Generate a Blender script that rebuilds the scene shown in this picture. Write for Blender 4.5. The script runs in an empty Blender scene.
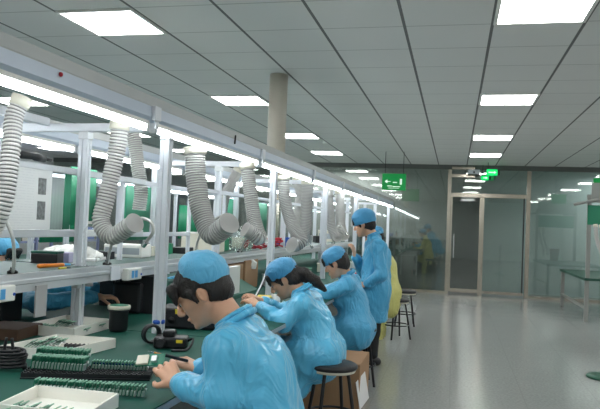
import bpy, bmesh, math, random
import numpy as np
from mathutils import Vector, Matrix, noise as mnoise
random.seed(7)
C = bpy.context.scene.collection
PI = math.pi
# ------------------------------------------------------------------ camera
FPX, YAW, PITCH, ROLL, EYE = 665.12, 0.230175, 0.029742, 0.040074, 1.37
def cam_axes():
    f = Vector((-math.sin(YAW)*math.cos(PITCH), math.cos(YAW)*math.cos(PITCH), math.sin(PITCH)))
    r = Vector((math.cos(YAW), math.sin(YAW), 0)); u = r.cross(f)
    return r*math.cos(ROLL)+u*math.sin(ROLL), -r*math.sin(ROLL)+u*math.cos(ROLL), f
CR, CU, CF = cam_axes()
def at(x, y, Y):
    """world point seen at photo pixel x,y standing Y metres down the hall"""
    d = CR*((x-300)/FPX) - CU*((y-204.5)/FPX) + CF
    p = d*(Y/d.y); p.z += EYE
    return p
def atz(x, y, z):
    d = CR*((x-300)/FPX) - CU*((y-204.5)/FPX) + CF
    p = d*((z-EYE)/d.z); p.z += EYE
    return p
cd = bpy.data.cameras.new('camera'); cam = bpy.data.objects.new('camera', cd); C.objects.link(cam)
cd.sensor_width = 36; cd.lens = FPX*36/600; cd.clip_start = .05
M4 = Matrix((CR, CU, -CF)).transposed().to_4x4(); M4.translation = Vector((0, 0, EYE)); cam.matrix_world = M4
bpy.context.scene.camera = cam
# ------------------------------------------------------------------ materials
MATS = {}
def mat(name, col, rough=.5, metal=0, var=0, vscale=8, bump=0, bscale=60, emit=0, alpha=1, spec=.5, sheen=0, trans=0, coat=0, stretch=None):
    if name in MATS: return MATS[name]
    m = bpy.data.materials.new(name); m.use_nodes = True; nt = m.node_tree; b = nt.nodes['Principled BSDF']
    col = tuple(col)+(1,) if len(col) == 3 else col
    b.inputs['Base Color'].default_value = col; b.inputs['Roughness'].default_value = rough
    b.inputs['Metallic'].default_value = metal; b.inputs['Specular IOR Level'].default_value = spec
    b.inputs['Sheen Weight'].default_value = sheen; b.inputs['Transmission Weight'].default_value = trans
    b.inputs['Alpha'].default_value = alpha; b.inputs['Coat Weight'].default_value = coat
    if emit:
        b.inputs['Emission Color'].default_value = col; b.inputs['Emission Strength'].default_value = emit
    tc = nt.nodes.new('ShaderNodeTexCoord'); src = tc.outputs['Object']
    if stretch:
        mp = nt.nodes.new('ShaderNodeMapping'); mp.inputs['Scale'].default_value = stretch
        nt.links.new(src, mp.inputs['Vector']); src = mp.outputs['Vector']
    n = nt.nodes.new('ShaderNodeTexNoise'); n.inputs['Scale'].default_value = vscale; n.inputs['Detail'].default_value = 4
    nt.links.new(src, n.inputs['Vector'])
    mx = nt.nodes.new('ShaderNodeMix'); mx.data_type = 'RGBA'
    v = var if var else .03
    mx.inputs['A'].default_value = tuple(c*(1-v) for c in col[:3])+(1,)
    mx.inputs['B'].default_value = tuple(min(1, c*(1+v)) for c in col[:3])+(1,)
    nt.links.new(n.outputs['Fac'], mx.inputs['Factor']); nt.links.new(mx.outputs['Result'], b.inputs['Base Color'])
    if bump:
        n2 = nt.nodes.new('ShaderNodeTexNoise'); n2.inputs['Scale'].default_value = bscale; n2.inputs['Detail'].default_value = 3
        nt.links.new(src, n2.inputs['Vector'])
        bp = nt.nodes.new('ShaderNodeBump'); bp.inputs['Strength'].default_value = bump; bp.inputs['Distance'].default_value = .01
        nt.links.new(n2.outputs['Fac'], bp.inputs['Height']); nt.links.new(bp.outputs['Normal'], b.inputs['Normal'])
    MATS[name] = m
    return m
alu = mat('aluminium profile', (.62, .64, .66), .4, .35, .08)
aluw = mat('pale aluminium', (.72, .75, .80), .4, .15, .05)
lampblue = mat('lamp housing', (.55, .62, .72), .4, .1, .05)
traygrey = mat('cable tray plastic', (.50, .52, .52), .5, 0, .1, 5)
shelfgrey = mat('shelf grey metal', (.36, .40, .43), .35, .3, .08)
white = mat('white plastic', (.82, .82, .78), .4, 0, .04)
cream = mat('cream plastic', (.72, .69, .58), .5, 0, .05)
black = mat('black plastic', (.012, .013, .016), .45, 0, .2)
blackm = mat('black metal', (.015, .015, .017), .35, .2, .2)
greenmat = mat('green antistatic mat', (.006, .078, .055), .6, 0, .15, 3, .05, spec=.25)
pcb = mat('circuit board green', (.015, .19, .11), .35, 0, .3, 40)
pcbe = mat('circuit board edge', (.30, .55, .42), .4, 0, .2, 60)
silver = mat('silver solder metal', (.75, .78, .78), .3, .7, .1)
bluecap = mat('blue capacitor', (.03, .05, .22), .3, 0, .2)
hosem = mat('ribbed duct grey', (.54, .54, .52), .5, 0, .06)
grooved = mat('duct groove shade', (.33, .33, .32), .6, 0, .06)  # shade between the ribs put into colour, a darker copy of the duct grey
greenpanel = mat('green curtain', (.012, .26, .12), .5, 0, .15, 4)
chrome = mat('chrome', (.75, .76, .76), .2, .9)
skin = mat('skin', (.66, .36, .23), .5, 0, .10, 14, .05, 200, sheen=.1)
hairm = mat('black hair', (.012, .009, .008), .45, 0, .3, 40, .5, 150, stretch=(1, 6, 1))
gownm = mat('light blue antistatic gown', (.10, .51, .80), .28, 0, .10, 5, .25, 28, spec=.6, sheen=.15)
gownd = mat('mid blue antistatic gown', (.075, .40, .67), .40, 0, .12, 5, .3, 28, spec=.5, sheen=.1)
capm = mat('light blue cap', (.12, .48, .76), .55, 0, .12, 20, .5, 60, sheen=.2)
capd = mat('mid blue cap', (.06, .32, .58), .6, 0, .12, 20, .5, 60, sheen=.2)
yellowg = mat('pale yellow gown', (.62, .60, .20), .5, 0, .1, 5, .3, 28)
trous = mat('black trousers', (.01, .01, .012), .7, 0, .2, 10, .3, 40)
carton = mat('brown cardboard', (.36, .21, .11), .75, 0, .10, 6, .05, 40)
paper = mat('white paper', (.80, .80, .80), .7, 0, .03)
steel = mat('brushed steel mullion', (.56, .51, .43), .20, .95, .1, 30)
orange = mat('orange plastic', (.85, .25, .02), .35)
yellow = mat('yellow plastic', (.75, .60, .03), .4)
redp = mat('red plastic', (.50, .02, .04), .4)
bluep = mat('blue plastic', (.02, .10, .50), .4)
lblue = mat('light blue label', (.10, .42, .80), .4)
brownw = mat('brown wood', (.09, .045, .025), .6, 0, .2)
eyew = mat('eye white', (.7, .68, .65), .3); eyed = mat('dark iris', (.01, .008, .006), .2)
def cloth(m, sc, st, dist):
    nt = m.node_tree; b = nt.nodes['Principled BSDF']; N = nt.nodes.new; L = nt.links.new
    tc = N('ShaderNodeTexCoord'); mp = N('ShaderNodeMapping'); mp.inputs['Scale'].default_value = (1, 1, .55); L(tc.outputs['Object'], mp.inputs[0])
    n = N('ShaderNodeTexNoise'); n.inputs['Scale'].default_value = sc; n.inputs['Detail'].default_value = 2; n.inputs['Distortion'].default_value = 1.6; L(mp.outputs[0], n.inputs['Vector'])
    a = N('ShaderNodeMath'); a.operation = 'SUBTRACT'; a.inputs[1].default_value = .5; L(n.outputs['Fac'], a.inputs[0])
    c = N('ShaderNodeMath'); c.operation = 'ABSOLUTE'; L(a.outputs[0], c.inputs[0])
    bp = N('ShaderNodeBump'); bp.inputs['Strength'].default_value = st; bp.inputs['Distance'].default_value = dist; bp.invert = True
    L(c.outputs[0], bp.inputs['Height']); L(bp.outputs['Normal'], b.inputs['Normal'])
for m_ in (gownm, gownd, yellowg): cloth(m_, 8, .6, .05)
for m_ in (capm, capd): cloth(m_, 20, .6, .018)
def emis(name, col, s):
    m = bpy.data.materials.new(name); m.use_nodes = True; b = m.node_tree.nodes['Principled BSDF']
    b.inputs['Base Color'].default_value = (.9, .9, .9, 1); b.inputs['Emission Color'].default_value = tuple(col)+(1,)
    b.inputs['Emission Strength'].default_value = s; return m
panelglow = emis('ceiling panel glow', (1, 1, .98), 14)
tubeglow = emis('tube glow', (.90, .96, 1), 14)
signglow = emis('exit sign green glow', (.0, .20, .035), .55); signglow.node_tree.nodes['Principled BSDF'].inputs['Base Color'].default_value = (0, .12, .03, 1); signwhite = emis('exit sign pale mark', (.5, .9, .6), .35)
exitglow = emis('bright green glow', (.0, .75, .15), .8); exitglow.node_tree.nodes['Principled BSDF'].inputs['Base Color'].default_value = (0, .3, .08, 1)
def glassmat(name, tint, gl, rough=.03):
    m = bpy.data.materials.new(name); m.use_nodes = True; nt = m.node_tree; nt.nodes.remove(nt.nodes['Principled BSDF'])
    out = nt.nodes['Material Output']
    t = nt.nodes.new('ShaderNodeBsdfTransparent'); t.inputs['Color'].default_value = tuple(tint)+(1,)
    g = nt.nodes.new('ShaderNodeBsdfGlossy'); g.inputs['Roughness'].default_value = rough; g.inputs['Color'].default_value = (.9, .95, .92, 1)
    fr = nt.nodes.new('ShaderNodeFresnel'); fr.inputs['IOR'].default_value = 1.5
    ad = nt.nodes.new('ShaderNodeMath'); ad.operation = 'ADD'; ad.inputs[1].default_value = gl; ad.use_clamp = True
    nt.links.new(fr.outputs[0], ad.inputs[0])
    mx = nt.nodes.new('ShaderNodeMixShader'); nt.links.new(ad.outputs[0], mx.inputs[0])
    nt.links.new(t.outputs[0], mx.inputs[1]); nt.links.new(g.outputs[0], mx.inputs[2]); nt.links.new(mx.outputs[0], out.inputs[0])
    return m
glass = glassmat('partition glass', (.85, .89, .87), .08)
clearp = glassmat('clear plastic', (.86, .90, .88), .10, .12)
# ------------------------------------------------------------------ object helpers
def tag(o, label=None, cat=None, group=None, kind=None):
    if label: o['label'] = label
    if cat: o['category'] = cat
    if group: o['group'] = group
    if kind: o['kind'] = kind
    return o
def thing(name, label, cat, loc=(0, 0, 0), rotz=0, group=None):
    o = bpy.data.objects.new(name, None); C.objects.link(o); o.location = loc; o.rotation_euler = (0, 0, rotz)
    o.empty_display_size = .05
    return tag(o, label, cat, group)
def obj(name, bm, m, parent=None, smooth=False, loc=None, rotz=0):
    me = bpy.data.meshes.new(name); bmesh.ops.recalc_face_normals(bm, faces=bm.faces[:]); bm.to_mesh(me); bm.free()
    for mm in (m if isinstance(m, (list, tuple)) else [m]): me.materials.append(mm)
    if smooth:
        for p in me.polygons: p.use_smooth = True
    o = bpy.data.objects.new(name, me); C.objects.link(o)
    if parent: o.parent = parent
    if loc is not None: o.location = loc
    if rotz: o.rotation_euler = (0, 0, rotz)
    return o
def struct(name, bm, m, parent=None):
    o = obj(name, bm, m, parent)
    if not parent: o['kind'] = 'structure'
    return o
def B(): return bmesh.new()
def box(bm, x0, y0, z0, x1, y1, z1, bev=0, mi=0, rot=None, piv=None):
    g = bmesh.ops.create_cube(bm, size=1)
    vs = g['verts']
    for v in vs: v.co = Vector(((x0+x1)/2+v.co.x*(x1-x0), (y0+y1)/2+v.co.y*(y1-y0), (z0+z1)/2+v.co.z*(z1-z0)))
    fs = list({f for v in vs for f in v.link_faces})
    if bev:
        es = list({e for v in vs for e in v.link_edges})
        r = bmesh.ops.bevel(bm, geom=es, offset=bev, segments=2, affect='EDGES', profile=.5)
        fs = r['faces']; vs = list({v for f in fs for v in f.verts})
        allv = set(vs)
        for f in list(fs): allv.update(f.verts)
        vs = list(allv)
        fs = list({f for v in vs for f in v.link_faces})
    for f in fs: f.material_index = mi
    if rot is not None:
        piv = Vector(piv) if piv else Vector(((x0+x1)/2, (y0+y1)/2, (z0+z1)/2))
        for v in vs: v.co = piv + rot @ (v.co-piv)
    return vs
def frame_of(d):
    d = d.normalized(); a = Vector((0, 0, 1)) if abs(d.z) < .9 else Vector((1, 0, 0))
    s = d.cross(a).normalized(); return s, s.cross(d).normalized()
def tube(bm, pts, r, seg=10, cap=True, mi=0):
    pts = [Vector(p) for p in pts]; n = len(pts); rings = []
    s, t = None, None
    for i, p in enumerate(pts):
        d = (pts[min(i+1, n-1)]-pts[max(i-1, 0)]).normalized()
        if s is None: s, t = frame_of(d)
        else:
            s = (s-d*s.dot(d)).normalized(); t = s.cross(d).normalized()
        rr = r[i] if isinstance(r, (list, tuple)) else r
        rings.append([bm.verts.new(p+(s*math.cos(a)+t*math.sin(a))*rr) for a in [2*PI*k/seg for k in range(seg)]])
    for a, b in zip(rings, rings[1:]):
        for k in range(seg):
            f = bm.faces.new((a[k], a[(k+1) % seg], b[(k+1) % seg], b[k])); f.material_index = mi
    if cap:
        for q in (rings[0], rings[-1]): bm.faces.new(q).material_index = mi
def lathe(bm, prof, seg=24, c=(0, 0, 0), mi=0):
    c = Vector(c); rings = []
    for r, z in prof:
        rings.append([bm.verts.new(c+Vector((max(r, 1e-4)*math.cos(2*PI*k/seg), max(r, 1e-4)*math.sin(2*PI*k/seg), z))) for k in range(seg)])
    for a, b in zip(rings, rings[1:]):
        for k in range(seg): bm.faces.new((a[k], a[(k+1) % seg], b[(k+1) % seg], b[k])).material_index = mi
    bm.faces.new(rings[0]).material_index = mi; bm.faces.new(rings[-1]).material_index = mi
def spline(pts, n=12):
    pts = [Vector(p) for p in pts]; out = []
    P = [pts[0]*2-pts[1]]+pts+[pts[-1]*2-pts[-2]]
    for i in range(1, len(P)-2):
        for k in range(n):
            t = k/n; a, b, c, d = P[i-1:i+3]
            out.append(.5*((2*b)+(c-a)*t+(2*a-5*b+4*c-d)*t*t+(3*b-a-3*c+d)*t**3))
    return out+[pts[-1]]
def prism(bm, poly, y0, y1, mi=0):
    a = [bm.verts.new((x, y0, z)) for x, z in poly]; b = [bm.verts.new((x, y1, z)) for x, z in poly]
    n = len(poly)
    for k in range(n): bm.faces.new((a[k], a[(k+1) % n], b[(k+1) % n], b[k])).material_index = mi
    bm.faces.new(a).material_index = mi; bm.faces.new(b).material_index = mi
def dup(root, loc, rotz, label=None, group=None, name=None):
    r = root.copy(); C.objects.link(r); r.location = loc; r.rotation_euler = (0, 0, rotz)
    if label: r['label'] = label
    if group: r['group'] = group
    for ch in list(root.children):
        c = ch.copy(); C.objects.link(c); c.parent = r
        for g in ch.children:
            d = g.copy(); C.objects.link(d); d.parent = c
    return r
# ------------------------------------------------------------------ room
HT = 2.80
GX, GY = .2057, 4.7066
XL, XR, YB, YF, YE = -9.9, 5.0, -4.0, 14.88, 15.9
def grid_ceiling():
    m = bpy.data.materials.new('suspended tile ceiling'); m.use_nodes = True; nt = m.node_tree; b = nt.nodes['Principled BSDF']; N = nt.nodes.new; L = nt.links.new
    b.inputs['Roughness'].default_value = .75
    g = N('ShaderNodeNewGeometry'); s = N('ShaderNodeSeparateXYZ'); L(g.outputs['Position'], s.inputs[0])
    def line(o, off, w):
        a = N('ShaderNodeMath'); a.operation = 'SUBTRACT'; L(o, a.inputs[0]); a.inputs[1].default_value = off-30-w/2
        d = N('ShaderNodeMath'); d.operation = 'MODULO'; L(a.outputs[0], d.inputs[0]); d.inputs[1].default_value = .6
        c = N('ShaderNodeMath'); c.operation = 'LESS_THAN'; L(d.outputs[0], c.inputs[0]); c.inputs[1].default_value = w
        return c.outputs[0]
    l1 = line(s.outputs[0], GX, .022); l2 = line(s.outputs[1], GY, .012)
    n = N('ShaderNodeTexNoise'); n.inputs['Scale'].default_value = .9; L(g.outputs['Position'], n.inputs['Vector'])
    m0 = N('ShaderNodeMix'); m0.data_type = 'RGBA'; m0.inputs['A'].default_value = (.66, .67, .65, 1); m0.inputs['B'].default_value = (.74, .75, .725, 1); L(n.outputs['Fac'], m0.inputs['Factor'])
    m1 = N('ShaderNodeMix'); m1.data_type = 'RGBA'; m1.inputs['B'].default_value = (.42, .43, .41, 1); L(l2, m1.inputs['Factor']); L(m0.outputs['Result'], m1.inputs['A'])
    m2 = N('ShaderNodeMix'); m2.data_type = 'RGBA'; m2.inputs['B'].default_value = (.14, .145, .14, 1); L(l1, m2.inputs['Factor']); L(m1.outputs['Result'], m2.inputs['A'])
    L(m2.outputs['Result'], b.inputs['Base Color'])
    return m
def floor_mat():
    m = bpy.data.materials.new('glossy speckled vinyl floor'); m.use_nodes = True; nt = m.node_tree; b = nt.nodes['Principled BSDF']; N = nt.nodes.new; L = nt.links.new
    g = N('ShaderNodeNewGeometry')
    n = N('ShaderNodeTexNoise'); n.inputs['Scale'].default_value = 45; n.inputs['Detail'].default_value = 6; L(g.outputs['Position'], n.inputs['Vector'])
    cr = N('ShaderNodeValToRGB'); L(n.outputs['Fac'], cr.inputs[0])
    cr.color_ramp.elements[0].position = .35; cr.color_ramp.elements[0].color = (.29, .30, .29, 1)
    cr.color_ramp.elements[1].position = .65; cr.color_ramp.elements[1].color = (.36, .37, .36, 1)
    br = N('ShaderNodeTexBrick'); br.offset = 0; br.inputs['Scale'].default_value = 1; br.inputs['Brick Width'].default_value = .6; br.inputs['Row Height'].default_value = .6
    br.inputs['Mortar Size'].default_value = .004; br.inputs['Color1'].default_value = (1, 1, 1, 1); br.inputs['Color2'].default_value = (.98, .98, .98, 1); br.inputs['Mortar'].default_value = (.90, .90, .90, 1)
    L(g.outputs['Position'], br.inputs['Vector'])
    mx = N('ShaderNodeMix'); mx.data_type = 'RGBA'; mx.blend_type = 'MULTIPLY'; mx.inputs['Factor'].default_value = 1
    L(cr.outputs[0], mx.inputs['A']); L(br.outputs['Color'], mx.inputs['B']); L(mx.outputs['Result'], b.inputs['Base Color'])
    b.inputs['Roughness'].default_value = .16; b.inputs['Specular IOR Level'].default_value = .5
    n2 = N('ShaderNodeTexNoise'); n2.inputs['Scale'].default_value = 3; L(g.outputs['Position'], n2.inputs['Vector'])
    bp = N('ShaderNodeBump'); bp.inputs['Strength'].default_value = .08; bp.inputs['Distance'].default_value = .02; L(n2.outputs['Fac'], bp.inputs['Height']); L(bp.outputs['Normal'], b.inputs['Normal'])
    return m
wallm = mat('off-white painted wall', (.72, .75, .74), .7, 0, .05, 2)
wallt = mat('teal grey corridor wall', (.38, .47, .47), .6, 0, .05, 2)
wallg = mat('dark corridor wall', (.30, .31, .30), .6, 0, .1, 2)
bm = B(); box(bm, XL, YB, -.1, XR, YE, 0); struct('floor', bm, floor_mat())
bm = B(); box(bm, XL, YB, HT, XR, YE, HT+.1); struct('ceiling', bm, grid_ceiling())
bm = B(); box(bm, XL-.1, YB, 0, XL, YE, HT); struct('wall_left', bm, wallm)
bm = B(); box(bm, XR, YB, 0, XR+.1, YE, HT); struct('wall_right', bm, wallm)
bm = B(); box(bm, XL-.1, YB-.1, 0, XR+.1, YB, HT); struct('wall_front', bm, wallm)
bm = B(); box(bm, .52, YE, 0, XR+.1, YE+.1, HT); struct('wall_back', bm, wallt)
bm = B(); box(bm, XL-.1, YE, 0, .52, YE+.1, HT); struct('wall_corridor', bm, wallg)
# glazed partition
bm = B(); box(bm, XL, YF-.03, HT-.10, XR, YF+.05, HT); struct('trim_1', bm, mat('dark header', (.12, .13, .12), .5))
for k, (x, w) in enumerate([(-.145, .075), (1.50, .085), (4.6, .08), (-4.0, .075), (-7.0, .07)]):
    bm = B(); box(bm, x-w/2, YF-.05, 0, x+w/2, YF+.03, HT-.1, .004); struct('trim_%d' % (k+2), bm, steel)
bm = B(); box(bm, -.108, YF-.05, 2.10, 1.458, YF+.03, 2.19, .004); struct('trim_7', bm, steel)
bm = B(); box(bm, -.108, YF-.05, 2.53, .38, YF+.02, 2.60, .004); struct('trim_8', bm, steel)
bm = B(); box(bm, -.108, YF-.055, 2.70, .38, YF+.02, 2.76, .004); struct('trim_9', bm, steel)
bm = B(); box(bm, XL, YF-.04, 0, -.183, YF+.03, .05); struct('baseboard_back', bm, steel)
bm = B(); box(bm, 1.543, YF-.04, 0, XR, YF+.03, .05); struct('trim_10', bm, steel)
def pane(name, x0, x1, z0, z1):
    bm = B(); box(bm, x0, YF-.008, z0, x1, YF+.004, z1); return struct(name, bm, glass)
pane('window_1', -3.96, -.183, .05, HT-.1); pane('window_2', 1.543, 4.56, .05, HT-.1)
pane('window_3', -.108, 1.458, 2.19, 2.7); pane('window_4', XL, -4.04, .05, HT-.1)
film = mat('frosted grey film', (.20, .215, .205), .25, 0, .05, 2)
bm = B(); box(bm, -3.96, YF+.006, .05, -.183, YF+.012, 1.16); struct('trim_11', bm, film)
bm = B(); box(bm, .60, YF-.008, .10, 1.40, YF+.004, 2.10); box(bm, .60, YF-.04, .04, 1.44, YF+.02, .10, mi=1); box(bm, 1.40, YF-.03, .1, 1.43, YF+.02, 2.1, mi=2)
struct('window_5', bm, [glass, steel, mat('dark seal', (.05, .06, .06), .4)])
dr = thing('door_1', None, None, (0, 0, 0)); dr['kind'] = 'structure'
bm = B(); box(bm, -.105, YF-.045, .05, -.07, YF+.02, 2.1); box(bm, .50, YF-.045, .0, .60, YF+.02, 2.1, .004); box(bm, -.07, YF-.045, .04, .50, YF+.02, .12)
obj('door_frame', bm, steel, dr)
bm = B(); box(bm, -.07, YF-.012, .12, .50, YF, 2.10); obj('door_pane', bm, glassmat('dark door glass', (.30, .35, .33), .12), dr)
bm = B(); tube(bm, [(-.02, YF-.10, .78), (-.02, YF-.10, 1.30)], .016); tube(bm, [(-.02, YF-.10, .84), (-.02, YF-.01, .84)], .01); tube(bm, [(-.02, YF-.10, 1.24), (-.02, YF-.01, 1.24)], .01)
obj('door_handle', bm, chrome, dr)
# things glimpsed behind the glass
def lightpanel(loc, label, group=None):
    t = thing('ceiling_light', label, 'ceiling light', loc, 0, group)
    bm = B()
    for a in ((-.295, -.295, .295, -.27), (-.295, .27, .295, .295), (-.295, -.27, -.27, .27), (.27, -.27, .295, .27)): box(bm, a[0], a[1], -.012, a[2], a[3], 0)
    obj('frame', bm, white, t)
    bm = B(); box(bm, -.27, -.27, -.009, .27, .27, -.002); obj('diffuser', bm, panelglow, t)
    return t
place = {(0, 4): 'square white ceiling light over the aisle, nearest the camera but one', (0, -1): 'large square white ceiling light over the aisle at the top edge of the view',
 (0, 9): 'small white ceiling light over the aisle, third from the camera', (0, 13): 'white ceiling light over the aisle just before the glass partition',
 (-5, -1): 'square white ceiling light above the near lamp rail, upper left', (-5, 4): 'white ceiling light just left of the round column',
 (-5, 9): 'white ceiling light just right of the round column', (-5, 13): 'smaller white ceiling light right of the column, beyond its neighbour',
 (-10, 4): 'ceiling light seen under the near lamp rail at far left', (-10, 9): 'ceiling light glimpsed left of the first white post', (-10, 13): 'ceiling light glimpsed just right of the first white post'}
L0 = None
for i in (-15, -10, -5, 0, 5):  # leftmost column: unseen panels added to brighten the left of the room
    for j in (-11, -6, -1, 4, 9, 13):  # first row: unseen panels added behind the camera for lighting
        loc = (GX+.6*i+.3, GY+.6*j+.3, HT)
        lab = place.get((i, j), 'square ceiling light in the suspended ceiling outside the framed view'); gr = None if (i, j) in place else 'ceiling lights out of view'
        if L0 is None: L0 = lightpanel(loc, lab, gr); 
        else:
            n = dup(L0, loc, 0, lab)
            if gr: n['group'] = gr
            elif 'group' in n: del n['group']
# round column
bm = B(); lathe(bm, [(.088, 1.99), (.088, HT)], 32)
tag(obj('round_column', bm, mat('cream painted column', (.62, .57, .49), .45, 0, .03), None, True, (-1.70, 6.15, 0)), 'round cream column rising behind the near lamp rail to the ceiling', 'column')
# ------------------------------------------------------------------ bench line
RZ = -.0165
def Lx(dx, Y): return -1.553+dx+.0165*(Y-3.35)
def Lp(dx, Y, z): return (Lx(dx, Y), Y, z)
FY = [1.15, 3.37, 5.46, 7.62, 9.81, 11.95, 14.05]
FRONT, MID, REAR = 0, -.50, -1.10
TZ = .75; SZ = 1.09
def gantry(name='bench_gantry', label='', loc=(0, 0, 0), mid=MID, rear=REAR):
    t = thing(name, label, 'frame', loc, RZ)
    for dx in (FRONT, mid, rear):
        bm = B(); w = .026
        # slotted profile
        prof = [(-w, -w), (-.006, -w), (-.004, -w+.008), (.004, -w+.008), (.006, -w), (w, -w), (w, -.006), (w-.008, -.004), (w-.008, .004), (w, .006), (w, w), (-w, w)]
        a = [bm.verts.new((dx+x, y, TZ)) for x, y in prof]; b = [bm.verts.new((dx+x, y, 1.84)) for x, y in prof]
        n = len(prof)
        for k in range(n): bm.faces.new((a[k], a[(k+1) % n], b[(k+1) % n], b[k]))
        bm.faces.new(a); bm.faces.new(b)
        obj('post', bm, aluw, t)
    bm = B(); box(bm, rear, -.022, 1.845, FRONT+.02, .022, 1.89, .003); obj('crossbar', bm, aluw, t)
    for dx in (FRONT, mid, rear):
        bm = B(); box(bm, dx-.03, -.03, 1.80, dx+.03, .03, 1.845, .004); obj('bracket', bm, alu, t)
    return t
ord_ = ['beside the camera', 'rising from the table just left of the nearest worker', 'rising behind the shoulder of the nearest worker, second along the line', 'rising left of the second seated worker\'s neighbour, third along the line', 'fourth along the line, left of the standing worker', 'fifth along the line behind the standing worker', 'last along the line, near the glass partition']
G0 = None
for k, Y in enumerate(FY):
    lab = 'white post frame, '+ord_[k]
    if G0 is None: G0 = gantry('bench_gantry', lab, Lp(0, Y, 0))
    else: dup(G0, Lp(0, Y, 0), RZ, lab)
bayn = ['first bay from the camera, holding the white trays', 'second bay, in front of the long-haired worker', 'third bay, in front of the third worker', 'fourth bay beside the standing worker', 'fifth bay from the camera', 'last bay by the glass partition']
def bench(y0, y1, label, w0=-1.65, w1=.53):
    yc = (y0+y1)/2; hl = (y1-y0)/2-.004
    t = thing('workbench', label, 'workbench', Lp(0, yc, 0), RZ)
    bm = B(); box(bm, w0, -hl, TZ-.03, w1, hl, TZ-.004, .004); obj('tabletop', bm, shelfgrey, t)
    bm = B(); box(bm, w0+.004, -hl+.002, TZ-.004, w1-.003, hl-.002, TZ); obj('mat', bm, greenmat, t)
    for sx in (w0+.06, w1-.16):
        for sy in (-hl+.05, hl-.05):
            bm = B(); box(bm, sx-.02, sy-.02, 0, sx+.02, sy+.02, TZ-.03, .003); obj('leg', bm, aluw, t)
    bm = B(); box(bm, w0+.06, -hl+.03, TZ-.09, w1-.16, -hl+.07, TZ-.03); box(bm, w0+.06, hl-.07, TZ-.09, w1-.16, hl-.03, TZ-.03); obj('apron', bm, aluw, t)
    return t
for k in range(6): bench(FY[k]+(0 if k else -.6), FY[k+1], 'green-topped workbench of the assembly line, '+bayn[k], w1=(.64, .53, .53, .53, .08, .08)[k])
# lamp rail: cable tray, fixtures
def lamprail(dx, sgn, ys, group, labf, trunk_label):
    y0, y1 = ys[0], ys[-1]
    bm = B(); L = (y1-y0)/2
    prism(bm, [(-.035, 1.885), (.028, 1.885), (.046*1, 1.935), (.040, 1.985), (.034, 1.985), (.034, 1.94), (-.03, 1.94), (-.03, 1.985), (-.036, 1.985)] if sgn > 0 else
              [(.035, 1.885), (-.028, 1.885), (-.046, 1.935), (-.040, 1.985), (-.034, 1.985), (-.034, 1.94), (.03, 1.94), (.03, 1.985), (.036, 1.985)], -L, L)
    o = obj('cable_tray', bm, traygrey, None, False, Lp(dx, (y0+y1)/2, 0.006), RZ); tag(o, trunk_label, 'cable tray')
    for k in range(len(ys)-1):
        a, b = ys[k], ys[k+1]; h = (b-a)/2
        t = thing('tube_light', labf(k), 'tube light', Lp(dx, (a+b)/2, 0), RZ, group)
        bm = B()
        prism(bm, [(-.03*sgn, 1.862), (.034*sgn, 1.862), (.05*sgn, 1.88), (.044*sgn, 1.938), (.030*sgn, 1.890), (-.03*sgn, 1.890)], -h+.004, h-.004)
        obj('housing', bm, lampblue, t)
        bm = B(); box(bm, min(.0, .04*sgn), -h+.05, 1.843, max(.0, .04*sgn), h-.05, 1.862); obj('reflector', bm, white, t)
        bm = B(); tube(bm, [(.02*sgn, -h+.06, 1.828), (.02*sgn, h-.06, 1.828)], .016, 12); obj('tube', bm, tubeglow, t, True)
        for s in (-1, 1):
            bm = B(); box(bm, .02*sgn-.018, s*(h-.045)-.014, 1.808, .02*sgn+.018, s*(h-.045)+.014, 1.862, .004); obj('end_cap', bm, alu, t)
ysF = [-.4, 1.35, 3.12, 4.95, 6.75, 8.45, 10.2, 11.9, 13.5, 14.6]
lamprail(0.0, 1, ysF, None, lambda k: 'fluorescent tube lamp on the near rail, ' + ['above the camera', 'largest, crossing the upper left corner', 'right of the first white post', 'over the hose pair left of the column', 'fourth, just below the round column', 'fifth along the rail', 'sixth along the rail, above the third worker', 'seventh along the rail, above the standing worker', 'last and farthest on the near rail'][k], 'long pale grey cable tray on top of the near lamp rail')
ysR = [.6, 2.4, 4.2, 6.0, 7.8, 9.6, 11.4, 13.2, 14.6]
lamprail(REAR, 1, ysR, None, lambda k: 'fluorescent tube lamp on the far rail behind the posts, ' + ['cut by the left edge', 'first from the left', 'second from the left', 'third, behind the ducts', 'fourth, behind the ducts', 'fifth, behind the posts', 'sixth, behind the posts', 'farthest on that rail'][k], 'long grey cable tray on top of the far lamp rail')
# little fittings on the near rail
bm = B(); lathe(bm, [(.009, 0), (.009, .006), (.006, .010)], 16); o = obj('red_button', bm, redp, None, True); o.matrix_world = Matrix.Translation(at(62, 80, 2.3)+Vector((.0, 0, 0))) @ Matrix.Rotation(PI/2, 4, 'Y'); o.location = Vector((Lx(.047, 2.3), 2.3, 1.918)); o.rotation_euler = (0, PI/2, 0)
tag(o, 'small round red button on the side of the near lamp rail', 'button')
for k, Y in enumerate(ysF[2:8]):
    t = thing('junction_box', 'small white junction box on the near lamp rail, ' + ['at the first white post', 'at the joint left of the column', 'at the joint under the column', 'at the fourth joint', 'at the fifth joint', 'at the joint above the standing worker'][k], 'junction box', Lp(.045, Y, 1.865), RZ)
    bm = B(); box(bm, 0, -.035, 0, .022, .035, .075, .004); obj('cover', bm, aluw, t)
    bm = B(); box(bm, .004, -.014, -.04, .02, .014, 0.0, .003); obj('clip', bm, alu, t)
bm = B(); tube(bm, [(0, 0, 0), (0, .01, .06)], .006, 8); tag(obj('cable_tie', bm, black, None, False, Lp(.056, 4.3, 1.90)), 'short black cable tie hanging on the lamp rail left of the column', 'cable tie')
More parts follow.
